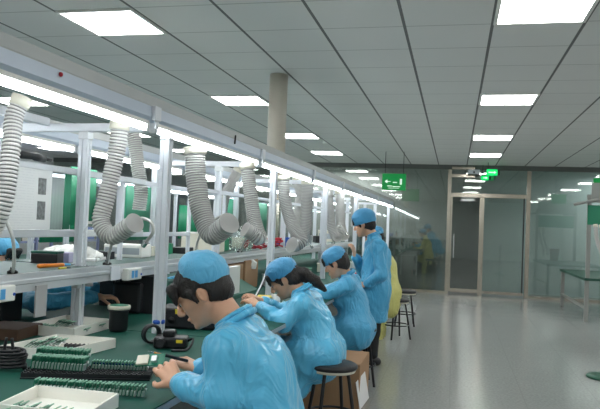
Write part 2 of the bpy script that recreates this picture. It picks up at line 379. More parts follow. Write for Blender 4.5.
# longitudinal rails that carry the boards
def rail(x, y0, y1, z, h, label, d=.016, m=None):
    bm = B(); L = (y1-y0)/2; box(bm, -d, -L, z-h/2, d, L, z+h/2, .003)
    return tag(obj('support_rail', bm, m or alu, None, False, Lp(x, (y0+y1)/2, 0), RZ), label, 'rail')
rail(MID-.055, 1.2, 4.2, 1.615, .035, 'grey rail along the top of the paper board and green curtain')
rail(MID-.055, 1.2, 4.2, 1.268, .04, 'grey rail under the paper board, left of the water bottle')
rail(MID+.0, 5.0, 14.0, 1.62, .03, 'pale rail running behind the ducts along the bench line', m=aluw)
rail(MID-.23, 1.2, 3.35, 1.895, .045, 'pale rail under the far lamp rail meeting the first crossbar', m=aluw)
# shelves
for k, (y0, y1) in enumerate([(2.30, 3.37), (3.37, 5.46), (5.46, 7.62), (7.62, 9.81), (9.81, 11.95)]):
    L = (y1-y0)/2
    t = thing('raised_shelf', 'grey raised shelf over the workbench, ' + ['nearest section, holding the orange tool', 'section right of the first white post', 'section with the red wire bundles', 'section left of the standing worker', 'farthest section'][k], 'shelf', Lp(MID, (y0+y1)/2, 0), RZ)
    bm = B(); box(bm, -.52, -L+.032, SZ-.02, .12, L-.032, SZ-.003); obj('board', bm, shelfgrey, t)
    bm = B(); box(bm, -.51, -L+.034, SZ-.003, .115, L-.034, SZ); obj('mat', bm, mat('green grey shelf mat', (.07, .12, .11), .5), t)
    bm = B(); prism(bm, [(x+.07, SZ+z) for x, z in ((.05, -.085), (.062, -.085), (.062, -.05), (.068, -.045), (.068, -.03), (.062, -.025), (.062, .002), (.05, .002))], -L, L); obj('front_rail', bm, alu, t)
    for s in (-1, 1):
        bm = B(); box(bm, .01, s*(L-.06)-.02, SZ-.12, .05, s*(L-.06)+.02, SZ-.02, .004); obj('bracket', bm, alu, t)
    for s in (-1, 1):
        bm = B(); box(bm, -.50, s*(L-.05)-.015, TZ, -.47, s*(L-.05)+.015, SZ-.02); obj('leg', bm, aluw, t)
# ------------------------------------------------------------------ organic modelling: signed distance field + surface nets
class Field:
    def __init__(s, h, k=.02): s.h, s.k, s.pr = h, k, []
    def cap(s, a, b, ra, rb=None, k=None): s.pr.append(('c', np.array(a, float), np.array(b, float), ra, ra if rb is None else rb, k or s.k, 0)); return s
    def ell(s, c, r, R=None, k=None, sub=False):
        s.pr.append(('e', np.array(c, float), np.array(r, float), np.array(R if R is not None else Matrix.Identity(3), float), 0, k or s.k, sub)); return s
    def plane(s, p, n): s.pr.append(('p', np.array(p, float), np.array(n, float), 0, 0, 0, True)); return s
    def mesh(s, name, m, parent=None, wr=None, smooth=1):
        lo, hi = np.full(3, 1e9), np.full(3, -1e9)
        for q in s.pr:
            if q[6]: continue
            if q[0] == 'c':
                r = max(q[3], q[4]); a = np.minimum(q[1], q[2])-r; b = np.maximum(q[1], q[2])+r
            else: r = max(q[2]); a = q[1]-r; b = q[1]+r
            lo = np.minimum(lo, a); hi = np.maximum(hi, b)
        h = s.h; lo = lo-3*h-.01; n = np.ceil((hi+3*h+.01-lo)/h).astype(int)+1
        D = np.full(n, .08, np.float32)
        ax = [lo[i]+h*np.arange(n[i]) for i in range(3)]
        for q in s.pr:
            k = q[5]; mg = k+3*h+.01
            if q[0] == 'p':
                X, Y, Z = np.meshgrid(*ax, indexing='ij', sparse=True)
                d = (X-q[1][0])*q[2][0]+(Y-q[1][1])*q[2][1]+(Z-q[1][2])*q[2][2]
                D = np.maximum(D, d.astype(np.float32)); continue
            if q[0] == 'c': r = max(q[3], q[4]); a = np.minimum(q[1], q[2])-r-mg; b = np.maximum(q[1], q[2])+r+mg
            else: r = max(q[2]); a = q[1]-r-mg; b = q[1]+r+mg
            i0 = np.clip(((a-lo)/h).astype(int), 0, n-1); i1 = np.clip(((b-lo)/h).astype(int)+1, 1, n)
            sl = tuple(slice(i0[i], i1[i]) for i in range(3))
            X, Y, Z = np.meshgrid(*[ax[i][sl[i]] for i in range(3)], indexing='ij')
            if q[0] == 'c':
                ab = q[2]-q[1]; L2 = max(ab@ab, 1e-12)
                px, py, pz = X-q[1][0], Y-q[1][1], Z-q[1][2]
                t = np.clip((px*ab[0]+py*ab[1]+pz*ab[2])/L2, 0, 1)
                d = np.sqrt((px-t*ab[0])**2+(py-t*ab[1])**2+(pz-t*ab[2])**2)-(q[3]+(q[4]-q[3])*t)
            else:
                R = q[3]; px, py, pz = X-q[1][0], Y-q[1][1], Z-q[1][2]
                u = [px*R[0][i]+py*R[1][i]+pz*R[2][i] for i in range(3)]
                k0 = np.sqrt(sum((u[i]/q[2][i])**2 for i in range(3))); k1 = np.sqrt(sum((u[i]/q[2][i]**2)**2 for i in range(3)))
                d = k0*(k0-1)/np.maximum(k1, 1e-6)
            c = D[sl]
            if q[6]:
                hh = np.clip(.5-.5*(d+c)/k, 0, 1); r_ = c*(1-hh)+(-d)*hh+k*hh*(1-hh); D[sl] = r_
            else:
                hh = np.clip(.5+.5*(c-d)/k, 0, 1); D[sl] = c*(1-hh)+d*hh-k*hh*(1-hh)
        V, F = nets(D, lo, h)
        me = bpy.data.meshes.new(name); me.from_pydata(V.tolist(), [], F.tolist()); me.update()
        if wr: wrinkle(me, *wr)
        for p in me.polygons: p.use_smooth = True
        me.materials.append(m)
        o = bpy.data.objects.new(name, me); C.objects.link(o)
        if parent: o.parent = parent
        return o
def nets(D, lo, h):
    S = D < 0; nx, ny, nz = D.shape
    acc = np.zeros((nx-1, ny-1, nz-1, 3)); cnt = np.zeros((nx-1, ny-1, nz-1))
    G = np.indices((nx-1, ny-1, nz-1)).transpose(1, 2, 3, 0).astype(float)
    def sub(A, o): return A[o[0]:nx-1+o[0], o[1]:ny-1+o[1], o[2]:nz-1+o[2]]
    for ax in range(3):
        o1, o2 = [i for i in range(3) if i != ax]
        for a in (0, 1):
            for b in (0, 1):
                p = [0, 0, 0]; p[o1] = a; p[o2] = b; q = list(p); q[ax] = 1
                A, Bv = sub(D, p), sub(D, q); m = sub(S, p) != sub(S, q)
                t = np.where(m, A/np.where(m, A-Bv, 1), 0)
                P = G+np.array(p); P[..., ax] += t
                acc[m] += P[m]; cnt[m] += 1
    act = cnt > 0; idx = np.full(act.shape, -1); idx[act] = np.arange(act.sum())
    V = acc[act]/cnt[act][:, None]*h+lo
    F = []
    for ax in range(3):
        o1, o2 = (ax+1) % 3, (ax+2) % 3
        sl0 = [slice(None)]*3; sl1 = [slice(None)]*3; sl0[ax] = slice(0, -1); sl1[ax] = slice(1, None)
        ch = S[tuple(sl0)] != S[tuple(sl1)]
        I = np.argwhere(ch); I = I[(I[:, o1] > 0) & (I[:, o2] > 0) & (I[:, o1] < D.shape[o1]-1) & (I[:, o2] < D.shape[o2]-1)]
        def c(d1, d2):
            J = I.copy(); J[:, o1] -= d1; J[:, o2] -= d2; return idx[J[:, 0], J[:, 1], J[:, 2]]
        q = np.stack([c(1, 1), c(0, 1), c(0, 0), c(1, 0)], 1)
        ins = S[I[:, 0], I[:, 1], I[:, 2]]
        q[~ins] = q[~ins][:, ::-1]
        F.append(q)
    F = np.concatenate(F); F = F[(F >= 0).all(1)]
    return V, F
def wrinkle(me, amp, sc, seed=0, stretch=(1, 1, 1), zmax=None):
    co = np.empty(len(me.vertices)*3); me.vertices.foreach_get('co', co); co = co.reshape(-1, 3)
    no = np.array([v.normal[:] for v in me.vertices])
    off = Vector((seed*3.7, seed*1.3, seed*5.1)); st = Vector(stretch)
    for i, p in enumerate(co):
        q = Vector((p[0]*st.x, p[1]*st.y, p[2]*st.z))
        w = mnoise.noise_vector(q*sc*.5+off)*.45
        a = 1-abs(mnoise.noise(q*sc+w*2+off))*2.2
        b = 1-abs(mnoise.noise(q*sc*2.1+w*3+off*2))*2.2
        d = amp*(max(a, 0)**2*.75+max(b, 0)**2*.35-.35)
        co[i] += no[i]*d
    me.vertices.foreach_set('co', co.ravel()); me.update()
V3 = Vector
def rotm(fwd, up=(0, 0, 1), roll=0):
    """columns forward, left, up"""
    f = V3(fwd).normalized(); l = V3(up).cross(f).normalized(); u = f.cross(l)
    if roll:
        q = Matrix.Rotation(roll, 3, f); l = q @ l; u = q @ u
    return Matrix((f, l, u)).transposed()
def head_prims(F, c, R, s=1.0):
    def P(x, y, z): return V3(c)+R @ V3((x, y, z))*s
    def E(p, r, rr=None, k=.012, sub=False): F.ell(P(*p), [q*s for q in r], (R @ rr) if rr is not None else R, k, sub)
    E((-.012, 0, .018), (.098, .076, .090)); E((.032, 0, -.035), (.060, .060, .082), k=.02)
    E((.045, 0, -.085), (.042, .036, .034), k=.02)
    for t in (-1, 1):
        F.cap(P(.0, t*.056, -.045), P(.055, t*.02, -.098), .016*s, .013*s, k=.02)
        E((.060, t*.036, -.022), (.022, .022, .020), k=.015)
        F.cap(P(.083, t*.012, .022), P(.070, t*.046, .022), .009*s, .007*s, k=.012)
        E((.088, t*.032, .001), (.014, .017, .010), k=.008, sub=True)
        E((.076, t*.031, .000), (.013, .013, .012), k=.003)
        F.ell(P(-.008, t*.078, -.012), (.018*s, .008*s, .031*s), R @ Matrix.Rotation(t*.35, 3, 'Z'), .006)
        E((-.004, t*.087, -.010), (.009, .006, .017), k=.004, sub=True)
        E((.103, t*.010, -.036), (.010, .008, .008), k=.006)
    F.cap(P(.090, 0, .012), P(.113, 0, -.028), .007*s, .011*s, k=.010)
    F.cap(P(.090, -.018, -.066), P(.090, .018, -.066), .0065*s, k=.004); F.cap(P(.098, -.006, -.064), P(.098, .006, -.064), .0055*s, k=.005)
    F.cap(P(.088, -.015, -.077), P(.088, .015, -.077), .007*s, k=.004)
    E((.080, 0, -.103), (.016, .020, .014), k=.012)
    return P
def head_extras(root, c, R, s, kind, capmat, body):
    def P(x, y, z): return V3(c)+R @ V3((x, y, z))*s
    for t in (-1, 1):
        b = B(); g = bmesh.ops.create_uvsphere(b, u_segments=10, v_segments=8, radius=.0105*s)
        for v in g['verts']: v.co += P(.0795, t*.031, .0)
        g2 = bmesh.ops.create_uvsphere(b, u_segments=10, v_segments=8, radius=.0065*s)
        for v in g2['verts']: v.co += P(.0865, t*.031, -.001)
        for v in g2['verts']:
            for f in v.link_faces: f.material_index = 1
        obj('eye', b, [eyew, eyed], root, True)
        b = B(); tube(b, [P(.094, t*.010, .024), P(.090, t*.030, .031), P(.076, t*.050, .026)], [.003*s, .0045*s, .002*s], 6); obj('eyebrow', b, hairm, root, True)
    F = Field(.0055, .015)
    F.ell(P(-.016, 0, .022), (.108*s, .087*s, .100*s), R); F.ell(P(-.045, 0, -.03), (.072*s, .078*s, .07*s), R, k=.02)
    F.ell(P(.085, 0, -.055), (.075*s, .11*s, .085*s), R, k=.012, sub=True)
    F.ell(P(.02, 0, -.095), (.085*s, .12*s, .055*s), R, k=.012, sub=True)
    for t in (-1, 1): F.ell(P(-.006, t*.085, -.018), (.024*s, .03*s, .034*s), R, k=.008, sub=True)
    if kind != 'short':
        for t in range(-3, 4): F.cap(P(.080, t*.018, .065), P(.104-.004*abs(t), t*.021, .022-.010*(t % 2)), .019*s, .007*s, k=.008)
    for t in (-1, 1): F.cap(P(.030, t*.080, .02), P(.024, t*.079, -.03), .010*s, .004*s, k=.008)
    if kind == 'long':
        F.cap(P(-.085, 0, -.01), P(-.13, .0, -.05), .05, .045); F.cap(P(-.13, 0, -.05), P(-.17, .0, -.13), .045, .035); F.cap(P(-.17, 0, -.13), P(-.19, .0, -.21), .035, .015)
    F.mesh('hair', hairm, root, (.0035, 45, 3, (1, 1, .35)))
def cap_mesh(root, c, R, cc, rad, tilt, m, seed):
    F = Field(.006, .018)
    RR = R @ Matrix.Rotation(tilt, 3, 'Y')
    p = V3(c)+R @ V3(cc)
    F.ell(p, rad, RR)
    F.ell(p+RR @ V3((-.004, 0, -rad[2]*.45)), (rad[0]*.90, rad[1]*.90, rad[2]*.62), RR, k=.02)
    F.plane(p+RR @ V3((0, 0, -rad[2]*.66)), -(RR @ V3((0, 0, 1))))
    F.mesh('cap', m, root, (.0045, 15, seed, (1, 1, 1)))
def hand_prims(F, w, d, n, curl=.6, side=1, s=1.0, spread=.1, thumb=.6):
    """w wrist, d direction along the palm, n back-of-hand normal, side +1: thumb toward n x d"""
    w = V3(w); d = V3(d).normalized(); n = (V3(n)-d*V3(n).dot(d)).normalized(); t = n.cross(d)*side   # t points to the thumb side
    for u in (-1, 0, 1): F.cap(w+d*.008*s+t*u*.012*s, w+d*.078*s+t*u*.026*s, .015*s, .0125*s, k=.012)
    for i, (u, L) in enumerate([(.031, .072), (.0105, .080), (-.0105, .074), (-.031, .058)]):
        p = w+d*.082*s+t*u*s; a = curl*(.55+.07*i); dd = (d+t*(u*spread*8)).normalized()
        for seg, (q, rr) in enumerate([(.45, .0088), (.30, .0080), (.25, .0072)]):
            v = dd*math.cos(a)-n*math.sin(a); e = p+v*L*q*s
            F.cap(p, e, rr*s, (rr-.0007)*s, k=.0035); p = e; a += curl*(1.0+.05*i)
    p = w+d*.022*s+t*.026*s-n*.004*s; v = (d*.62+t*.62-n*thumb*.5).normalized()
    e = p+v*.040*s; F.cap(p, e, .014*s, .0105*s, k=.010)
    v = (d*.85+t*.15-n*thumb).normalized(); e2 = e+v*.030*s; F.cap(e, e2, .0100*s, .0090*s, k=.004)
    v = (d*.9-t*.15-n*thumb).normalized(); F.cap(e2, e2+v*.024*s, .0090*s, .0072*s, k=.004)
def person(label, J, gown, capm_, capdef, hair='normal', vox=.006, standing=False, gvox=.011, seed=1, group=None, loc=None, shoes=True, wr=.012, bare=False, hands=True):
    """J: joints in world space. forward is where the chest faces."""
    J = {k: V3(v) for k, v in J.items()}
    root = thing('person', label, 'person', loc or (J['pelvis'].x, J['pelvis'].y, 0), 0, group)
    inv = -V3(root.location)
    R = J['hR'] if 'hR' in J else None
    fwd = (J['chestfwd']).normalized(); R = rotm(J['face'], roll=J['roll'].x if 'roll' in J else 0)
    F = Field(vox, .02)
    sc = J['scale'].x if 'scale' in J else 1.0
    P = head_prims(F, J['head'], R, sc)
    F.cap(P(-.03, 0, -.05), J['neck'], .053*sc, .058*sc, k=.02)
    F.cap(J['neck'], J['chest'], .052, .10, k=.03); F.cap(J['chest'], J['pelvis'], .11, .12, k=.05)
    for sd in 'LR':
        sh, el, wr_ = J['sh'+sd], J['el'+sd], J['wr'+sd]
        F.cap(J['neck'].lerp(sh, .4)-V3((0, 0, .015)), sh, .042, .048, k=.02); F.cap(sh, el, .047, .036, k=.02); F.cap(el, wr_, .036, .024, k=.015)
        if hands:
            hd = J['hd'+sd]; hn = J['hn'+sd]; hand_prims(F, wr_, hd, hn, J['cu'+sd].x if 'cu'+sd in J else .55, J['si'+sd].x, 1.0)
        hp, kn, an = J['hip'+sd], J['kn'+sd], J['an'+sd]
        F.cap(hp, kn, .08, .056, k=.03); F.cap(kn, an, .052, .034, k=.02); F.cap(an, an+(J['toe'] if 'toe' in J else fwd)*.16-V3((0, 0, an.z-.035)), .035, .028, k=.02)
    F.mesh('body', skin, root)
    head_extras(root, J['head'], R, sc, hair, capm_, None)
    cc, rad, tilt = capdef
    if not bare: cap_mesh(root, J['head'], R, cc, rad, tilt, capm_, seed)
    # gown
    F = Field(gvox, .05)
    side = V3((0, 0, 1)).cross(fwd).normalized()
    nk, ch, pv = J['neck'], J['chest'], J['pelvis']
    F.cap(nk-V3((0, 0, .01)), ch, .070, .125, k=.05)
    for t in (-1, 1):
        F.cap(ch+side*t*.055+V3((0, 0, .03)), pv+side*t*.07, .115, .135, k=.06)
    for sd in 'LR':
        sh, el, wr_ = J['sh'+sd], J['el'+sd], J['wr'+sd]
        F.cap(nk.lerp(sh, .35)-V3((0, 0, .01)), sh, .060, .070, k=.05)
        F.cap(sh, el, .070, .056, k=.035); F.cap(el, el.lerp(wr_, .86), .056, .042, k=.03)
        F.cap(el.lerp(wr_, .86), el.lerp(wr_, .93), .036, .034, k=.008)
        F.cap(sh.lerp(ch, .45), el.lerp(ch, .55), .08, .06, k=.05)
        if standing: F.cap(J['hip'+sd]+V3((0, 0, .05)), J['hip'+sd].lerp(J['kn'+sd], .92)+side*0, .135, .135, k=.08)
        else:
            F.cap(J['hip'+sd], J['hip'+sd].lerp(J['kn'+sd], .85), .125, .10, k=.06)
    if not standing:
        dn = V3((0, 0, -1))
        for t in (-1, 0, 1):
            F.cap(pv+side*t*.12-fwd*.03, pv+side*t*.13-fwd*.03+dn*J['drape'].x*.35, .10, .085, k=.07)
            F.cap(pv+side*t*.12+fwd*.10, pv+side*t*.14+fwd*.12+dn*J['drape'].x*1.05, .09, .075, k=.07)
    F.ell(P(.045, 0, -.13), (.045, .045, .05), R, k=.01, sub=True)
    if standing: F.plane((0, 0, .44), (0, 0, -1))
    F.mesh('gown', gown, root, (wr, 7.5, seed, (1, 1, .55)))
    # collar
    b = B(); cx = nk+V3((0, 0, .028)); up = (P(0, 0, -.05)-ch).normalized(); s_, t_ = frame_of(up)
    for (rr, dz, th) in ((.070, 0, .012), (.066, .018, .009)):
        tube(b, [cx+up*dz+(s_*math.cos(a)+t_*math.sin(a))*rr for a in [2*PI*k/24 for k in range(25)]], th, 8)
    obj('collar', b, gown, root, True)
    F = Field(.012, .03)
    for sd in 'LR':
        hp, kn, an = J['hip'+sd], J['kn'+sd], J['an'+sd]
        F.cap(hp, kn, .095, .072, k=.04); F.cap(kn, an+V3((0, 0, .03)), .070, .055, k=.03)
    F.mesh('trousers', trous, root, (.008, 9, seed+4, (1, 1, .5)))
    for sd in 'LR':
        an = J['an'+sd]; td = J['toe'] if 'toe' in J else fwd; s_ = V3((0, 0, 1)).cross(td).normalized()
        F = Field(.008, .02); a = V3((an.x, an.y, .045))
        F.cap(a-td*.05, a+td*.13, .042, .036, k=.02); F.cap(a, V3((an.x, an.y, .09)), .042, .042, k=.02); F.plane((0, 0, .004), (0, 0, -1))
        F.mesh('shoe', blackm, root)
    for ch_ in root.children:
        me = ch_.data; me.transform(Matrix.Translation(inv))
    return root
def seated(headpx, facing_yaw=0, **kw): pass
X_ = lambda d: V3((-1, 0, 0))
# ---- nearest worker
hc = at(201, 291, 2.2)
J1 = dict(head=hc, face=V3((-.80, -.22, -.62)), scale=V3((.93, 0, 0)), neck=at(236, 329, 2.2), chest=(-.655, 2.2, .84), pelvis=(-.585, 2.2, .56), chestfwd=V3((-1, 0, 0)),
          shL=(-.70, 2.045, .95), shR=(-.73, 2.37, .95), elL=at(222, 398, 2.0), elR=(-.84, 2.52, .79), wrL=at(177, 383, 2.10), wrR=at(198, 368, 2.36),
          hdL=at(158, 357, 2.17)-at(177, 383, 2.10), hdR=at(166, 356, 2.40)-at(198, 368, 2.36), hnL=V3((.45, -.8, .25)), hnR=V3((.1, -.25, 1)), siL=V3((1, 0, 0)), siR=V3((-1, 0, 0)), cuL=V3((.75, 0, 0)), cuR=V3((.65, 0, 0)),
          hipL=(-.50, 2.10, .52), hipR=(-.50, 2.30, .52), knL=(-.92, 2.08, .54), knR=(-.92, 2.32, .54), anL=(-.80, 2.07, .08), anR=(-.80, 2.33, .08), drape=V3((.18, 0, 0)))
CAP1 = ((-.050, 0, .058), (.090, .088, .068), -.80)
P1_ = person('dark-haired worker nearest the camera in shiny light blue gown and cap, soldering a board', J1, gownm, capm, CAP1, vox=.0045, gvox=.008, seed=2, wr=.011)
# ---- second worker, long hair
def seatedJ(Yc, head, neck, chest, pelvis, elN, wrN, elF, wrF, face, drape=.22, wid=.16, scale=1):
    neck, chest, pelvis = V3(neck), V3(chest), V3(pelvis)
    s = neck+V3((.03, 0, -.055))
    return dict(head=head, face=face, neck=neck, chest=chest, pelvis=pelvis, chestfwd=V3((-1, 0, 0)), shL=s+V3((0, -wid, 0)), shR=s+V3((0, wid, 0)),
        elL=elN, elR=elF, wrL=wrN, wrR=wrF, hdL=V3(wrN)-V3(elN), hdR=V3(wrF)-V3(elF), hnL=V3((0, -.3, 1)), hnR=V3((0, -.3, 1)), siL=V3((1, 0, 0)), siR=V3((-1, 0, 0)),
        hipL=pelvis+V3((0, -.09, -.03)), hipR=pelvis+V3((0, .09, -.03)), knL=pelvis+V3((-.40, -.10, -.03)), knR=pelvis+V3((-.40, .10, -.03)),
        anL=V3((pelvis.x-.34, pelvis.y-.12, .08)), anR=V3((pelvis.x-.34, pelvis.y+.12, .08)), drape=V3((drape, 0, 0)))
J2 = seatedJ(4.35, at(284, 279, 4.35), at(302, 295, 4.35), at(312, 325, 4.35), at(321, 352, 4.35), at(283, 322, 4.12), at(259, 306, 4.2), at(285, 312, 4.62), at(262, 301, 4.5), V3((-.85, -.12, -.62)), drape=.20)
person('seated worker in light blue gown with long dark hair under a round cap', J2, gownm, capd, ((-.016, 0, .064), (.112, .100, .078), -.10), hair='long', gvox=.011, seed=5, wr=.014)
J3 = seatedJ(5.8, at(336, 263, 5.75), at(347, 277, 5.8), at(352, 303, 5.8), at(357, 328, 5.8), at(322, 296, 5.55), at(300, 290, 5.65), at(325, 292, 6.1), at(303, 285, 6.0), V3((-.9, .1, -.45)), drape=.22)
person('seated worker in blue gown and blue cap between the long-haired worker and the standing one', J3, gownd, capd, ((-.006, 0, .062), (.112, .102, .084), .04), gvox=.012, vox=.0075, seed=8, wr=.013)
# ---- standing worker
a = at(364, 224, 6.75)
J4 = dict(head=a, face=V3((-.95, .15, -.30)), neck=at(374, 238, 6.75), chest=at(377, 258, 6.75), pelvis=at(375, 290, 6.75), chestfwd=V3((-.97, .2, 0)),
    shL=at(379, 247, 6.57), shR=at(372, 246, 6.95), elL=at(381, 275, 6.50), elR=at(363, 272, 7.0), wrL=at(366, 285, 6.52), wrR=at(355, 256, 6.85),
    hdL=V3((-.9, .1, .1)), hdR=V3((-.25, 0, 1)), hnL=V3((0, -.5, 1)), hnR=V3((.9, -.2, .1)), siL=V3((1, 0, 0)), siR=V3((-1, 0, 0)),
    hipL=at(376, 294, 6.67), hipR=at(373, 294, 6.87), knL=at(373, 331, 6.66), knR=at(370, 330, 6.88), anL=at(372, 360, 6.64), anR=at(367, 358, 6.90), drape=V3((.2, 0, 0)), toe=V3((-1, 0, 0)))
for k in ('anL', 'anR'): J4[k] = V3((J4[k].x, J4[k].y, .08))
person('standing worker in blue gown, blue cap and black trousers, raising one hand', J4, gownd, capd, ((-.012, 0, .062), (.126, .113, .098), .0), standing=True, gvox=.013, vox=.0075, seed=11, wr=.015)
J5 = seatedJ(8.4, at(374, 236, 8.4), at(380, 248, 8.4), at(386, 268, 8.4), at(390, 300, 8.4), at(378, 282, 8.2), at(366, 280, 8.3), at(372, 276, 8.6), at(362, 274, 8.5), V3((-1, 0, -.3)), drape=.62)
J5['pelvis'] = at(389, 292, 8.4)
person('seated worker in pale yellow gown, mostly hidden behind the standing worker', J5, yellowg, capd, ((-.02, 0, .05), (.112, .1, .07), 0), gvox=.014, vox=.009, seed=13, wr=.014)
# ---- workers across the bench, facing the aisle
def acrossJ(hx, hy, hz, wn, wf):
    pel = V3((hx-.30, hy, .58)); nk = V3((hx-.10, hy, hz-.15)); s = nk+V3((-.02, 0, -.055))
    return dict(head=(hx, hy, hz), face=V3((.85, 0, -.5)), neck=nk, chest=V3((hx-.2, hy, hz-.33)), pelvis=pel, chestfwd=V3((1, 0, 0)), shL=s+V3((0, .17, 0)), shR=s+V3((0, -.17, 0)),
        elL=s+V3((.12, .22, -.22)), elR=s+V3((.12, -.20, -.22)), wrL=wf, wrR=wn, hdL=V3((1, -.3, 0)), hdR=V3((1, .25, 0)), hnL=V3((0, 0, 1)), hnR=V3((0, 0, 1)), siL=V3((1, 0, 0)), siR=V3((-1, 0, 0)),
        hipL=pel+V3((0, .09, -.03)), hipR=pel+V3((0, -.09, -.03)), knL=pel+V3((.38, .1, -.02)), knR=pel+V3((.38, -.1, -.02)), anL=V3((pel.x+.3, hy+.1, .08)), anR=V3((pel.x+.3, hy-.1, .08)), drape=V3((.2, 0, 0)))
J6 = acrossJ(-2.98, 3.93, 1.10, (-2.44, 4.22, .86), (-2.48, 4.40, .84)); J6['elR'] = V3((-2.46, 3.60, .83)); J6['wrR'] = V3((-2.19, 3.84, .86)); J6['hdR'] = V3((1, .35, 0)); J6['elL'] = V3((-2.78, 4.3, .85))
person('worker across the bench in blue gown, arms seen under the near shelf', J6, gownd, capm, ((-.02, 0, .055), (.112, .1, .07), 0), gvox=.012, vox=.007, seed=17)
J7 = acrossJ(-3.15, 6.7, 1.07, (-2.60, 6.5, .80), (-2.65, 6.9, .80))
person('worker across the bench in blue gown behind the hose by the second post', J7, gownd, capd, ((-.02, 0, .055), (.112, .1, .07), 0), gvox=.014, vox=.009, seed=19)
# ------------------------------------------------------------------ stools
def stool(label, loc, rz, sh=.46):
    t = thing('stool', label, 'stool', loc, rz)
    b = B(); lathe(b, [(.0, sh), (.145, sh), (.150, sh+.012), (.15, sh+.022), (0, sh+.022)], 32); obj('seat_base', b, cream, t, True)
    b = B(); lathe(b, [(.152, sh+.018), (.160, sh+.028), (.158, sh+.044), (.14, sh+.054), (0, sh+.058)], 32); obj('seat', b, black, t, True)
    for k in range(4):
        a = PI/4+k*PI/2; c, s = math.cos(a), math.sin(a)
        b = B(); tube(b, spline([(c*.09, s*.09, sh+.005), (c*.115, s*.115, sh-.03), (c*.185, s*.185, 0.02), (c*.19, s*.19, 0.0)], 5), .0115, 10); obj('leg', b, blackm, t, True)
    b = B(); p = [(math.cos(2*PI*k/28)*.160, math.sin(2*PI*k/28)*.160, .17) for k in range(29)]; tube(b, p, .008, 8, False); obj('foot_ring', b, blackm, t, True)
    return t
sp = atz(322, 376, .50)
S0 = stool('round black stool under the long-haired worker, its legs in front of the carton', (-.735, 4.24, 0), .5, .44)
dup(S0, (-.47, 2.2, 0), .2, 'round black stool under the nearest worker')
dup(S0, (-.80, 5.85, 0), .3, 'round black stool under the third seated worker')
dup(S0, (-.68, 8.42, 0), .6, 'round black stool under the worker in pale yellow')
dup(S0, (-.66, 9.6, 0), .1, 'empty black stool behind the yellow gown, farther down the aisle')
# cartons
def carton_box(label, x0, y0, x1, y1, h, z=0, rz=0, open_=False):
    cx, cy = (x0+x1)/2, (y0+y1)/2; w, d = (x1-x0)/2, (y1-y0)/2
    t = thing('cardboard_carton', label, 'box', (cx, cy, z), rz)
    b = B(); box(b, -w, -d, 0, w, d, h, .004); obj('box_body', b, carton, t)
    b = B(); box(b, -w+.002, -d+.002, h, -.002, d-.002, h+.004); obj('flap', b, carton, t)
    b = B(); box(b, .002, -d+.002, h, w-.002, d-.002, h+.004); obj('flap', b, carton, t)
    b = B(); box(b, -.025, -d-.0015, h*.6, .025, d+.0015, h+.0055); obj('tape', b, mat('packing tape', (.42, .27, .14), .25), t)
    return t
cb = carton_box('brown cardboard carton on the floor beside the black stool', -1.06, 4.86, -.64, 5.40, .36)
b = B(); box(b, .222, -.30, .06, .225, -.10, .27, rot=Matrix.Rotation(.2, 3, 'X') @ Matrix.Rotation(-.15, 3, 'Y') @ Matrix.Rotation(-.2, 3, 'Z')); obj('paper_label', b, paper, cb)
# pink and black bag beside the standing worker
b = B(); F = Field(.01, .03); F.ell((0, 0, .13), (.09, .13, .13)); F.ell((.0, .02, .27), (.05, .07, .05)); F.plane((0, 0, .003), (0, 0, -1))
o = F.mesh('bag', black, None, (.012, 12, 3)); o.location = (-.93, 6.15, 0); tag(o, 'black cloth bag on the floor behind the carton', 'bag')
# ------------------------------------------------------------------ exhaust ducts
hoodm = mat('hood grey', (.52, .52, .50), .5)
def duct(pts, r, label, hood=None, hoodr=.075, seg=22):
    P = spline(pts, 14); b = B()
    L = [0]
    for p, q in zip(P, P[1:]): L.append(L[-1]+(q-p).length)
    n = max(20, int(L[-1]/.0055)); Q = []; rr = []
    j = 0
    for i in range(n+1):
        s = L[-1]*i/n
        while j < len(L)-2 and L[j+1] < s: j += 1
        t = (s-L[j])/max(L[j+1]-L[j], 1e-6); Q.append(P[j].lerp(P[j+1], t)); rr.append(r*(1.05 if i % 3 else .90))
    base = V3(Q[0]); t = thing('exhaust_duct', label, 'exhaust duct', base)
    tube(b, [q-base for q in Q], rr, seg); 
    b.faces.ensure_lookup_table()
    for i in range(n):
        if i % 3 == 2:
            for q in range(seg): b.faces[i*seg+q].material_index = 1  # groove faces take the painted shade
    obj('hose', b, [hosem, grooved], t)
    b = B(); d = (Q[1]-Q[0]).normalized(); tube(b, [d*-.005, d*.04], r*1.16, seg); obj('collar', b, cream, t, True)
    if hood:
        b = B(); e = Q[-1]-base; hd = V3(hood).normalized(); 
        tube(b, [e-hd*.02, e+hd*.01, e+hd*.035, e+hd*.045, e+hd*.045, e+hd*.03], [r*.9, r*1.0, hoodr*.95, hoodr, hoodr*.86, hoodr*.80], 28); obj('hood', b, hoodm, t)
    return t
duct([at(22, 98, 2.5), at(14, 118, 2.48), at(11, 150, 2.45), at(3, 205, 2.42), at(-14, 240, 2.42), at(-30, 246, 2.42)], .037, 'ribbed grey exhaust hose at the far left edge', (-.3, -.6, .1))
duct([at(120, 122, 3.1), at(117, 150, 3.1), at(107, 195, 3.08), at(101, 222, 3.06), at(112, 236, 3.04), at(130, 226, 3.02)], .043, 'ribbed grey exhaust hose curling up beside the first white post', (.75, -.45, .35), .05)
duct([at(195, 148, 3.9), at(196, 175, 3.9), at(201, 210, 3.88), at(212, 234, 3.84), at(226, 226, 3.80)], .062, 'fat ribbed exhaust hose just right of the first white post', (.6, -.55, .4), .066)
duct([at(247, 164, 4.7), at(250, 190, 4.7), at(254, 218, 4.68), at(259, 238, 4.6), at(250, 232, 4.55)], .050, 'ribbed exhaust hose just left of the second white post', (-.6, -.6, .35), .055)
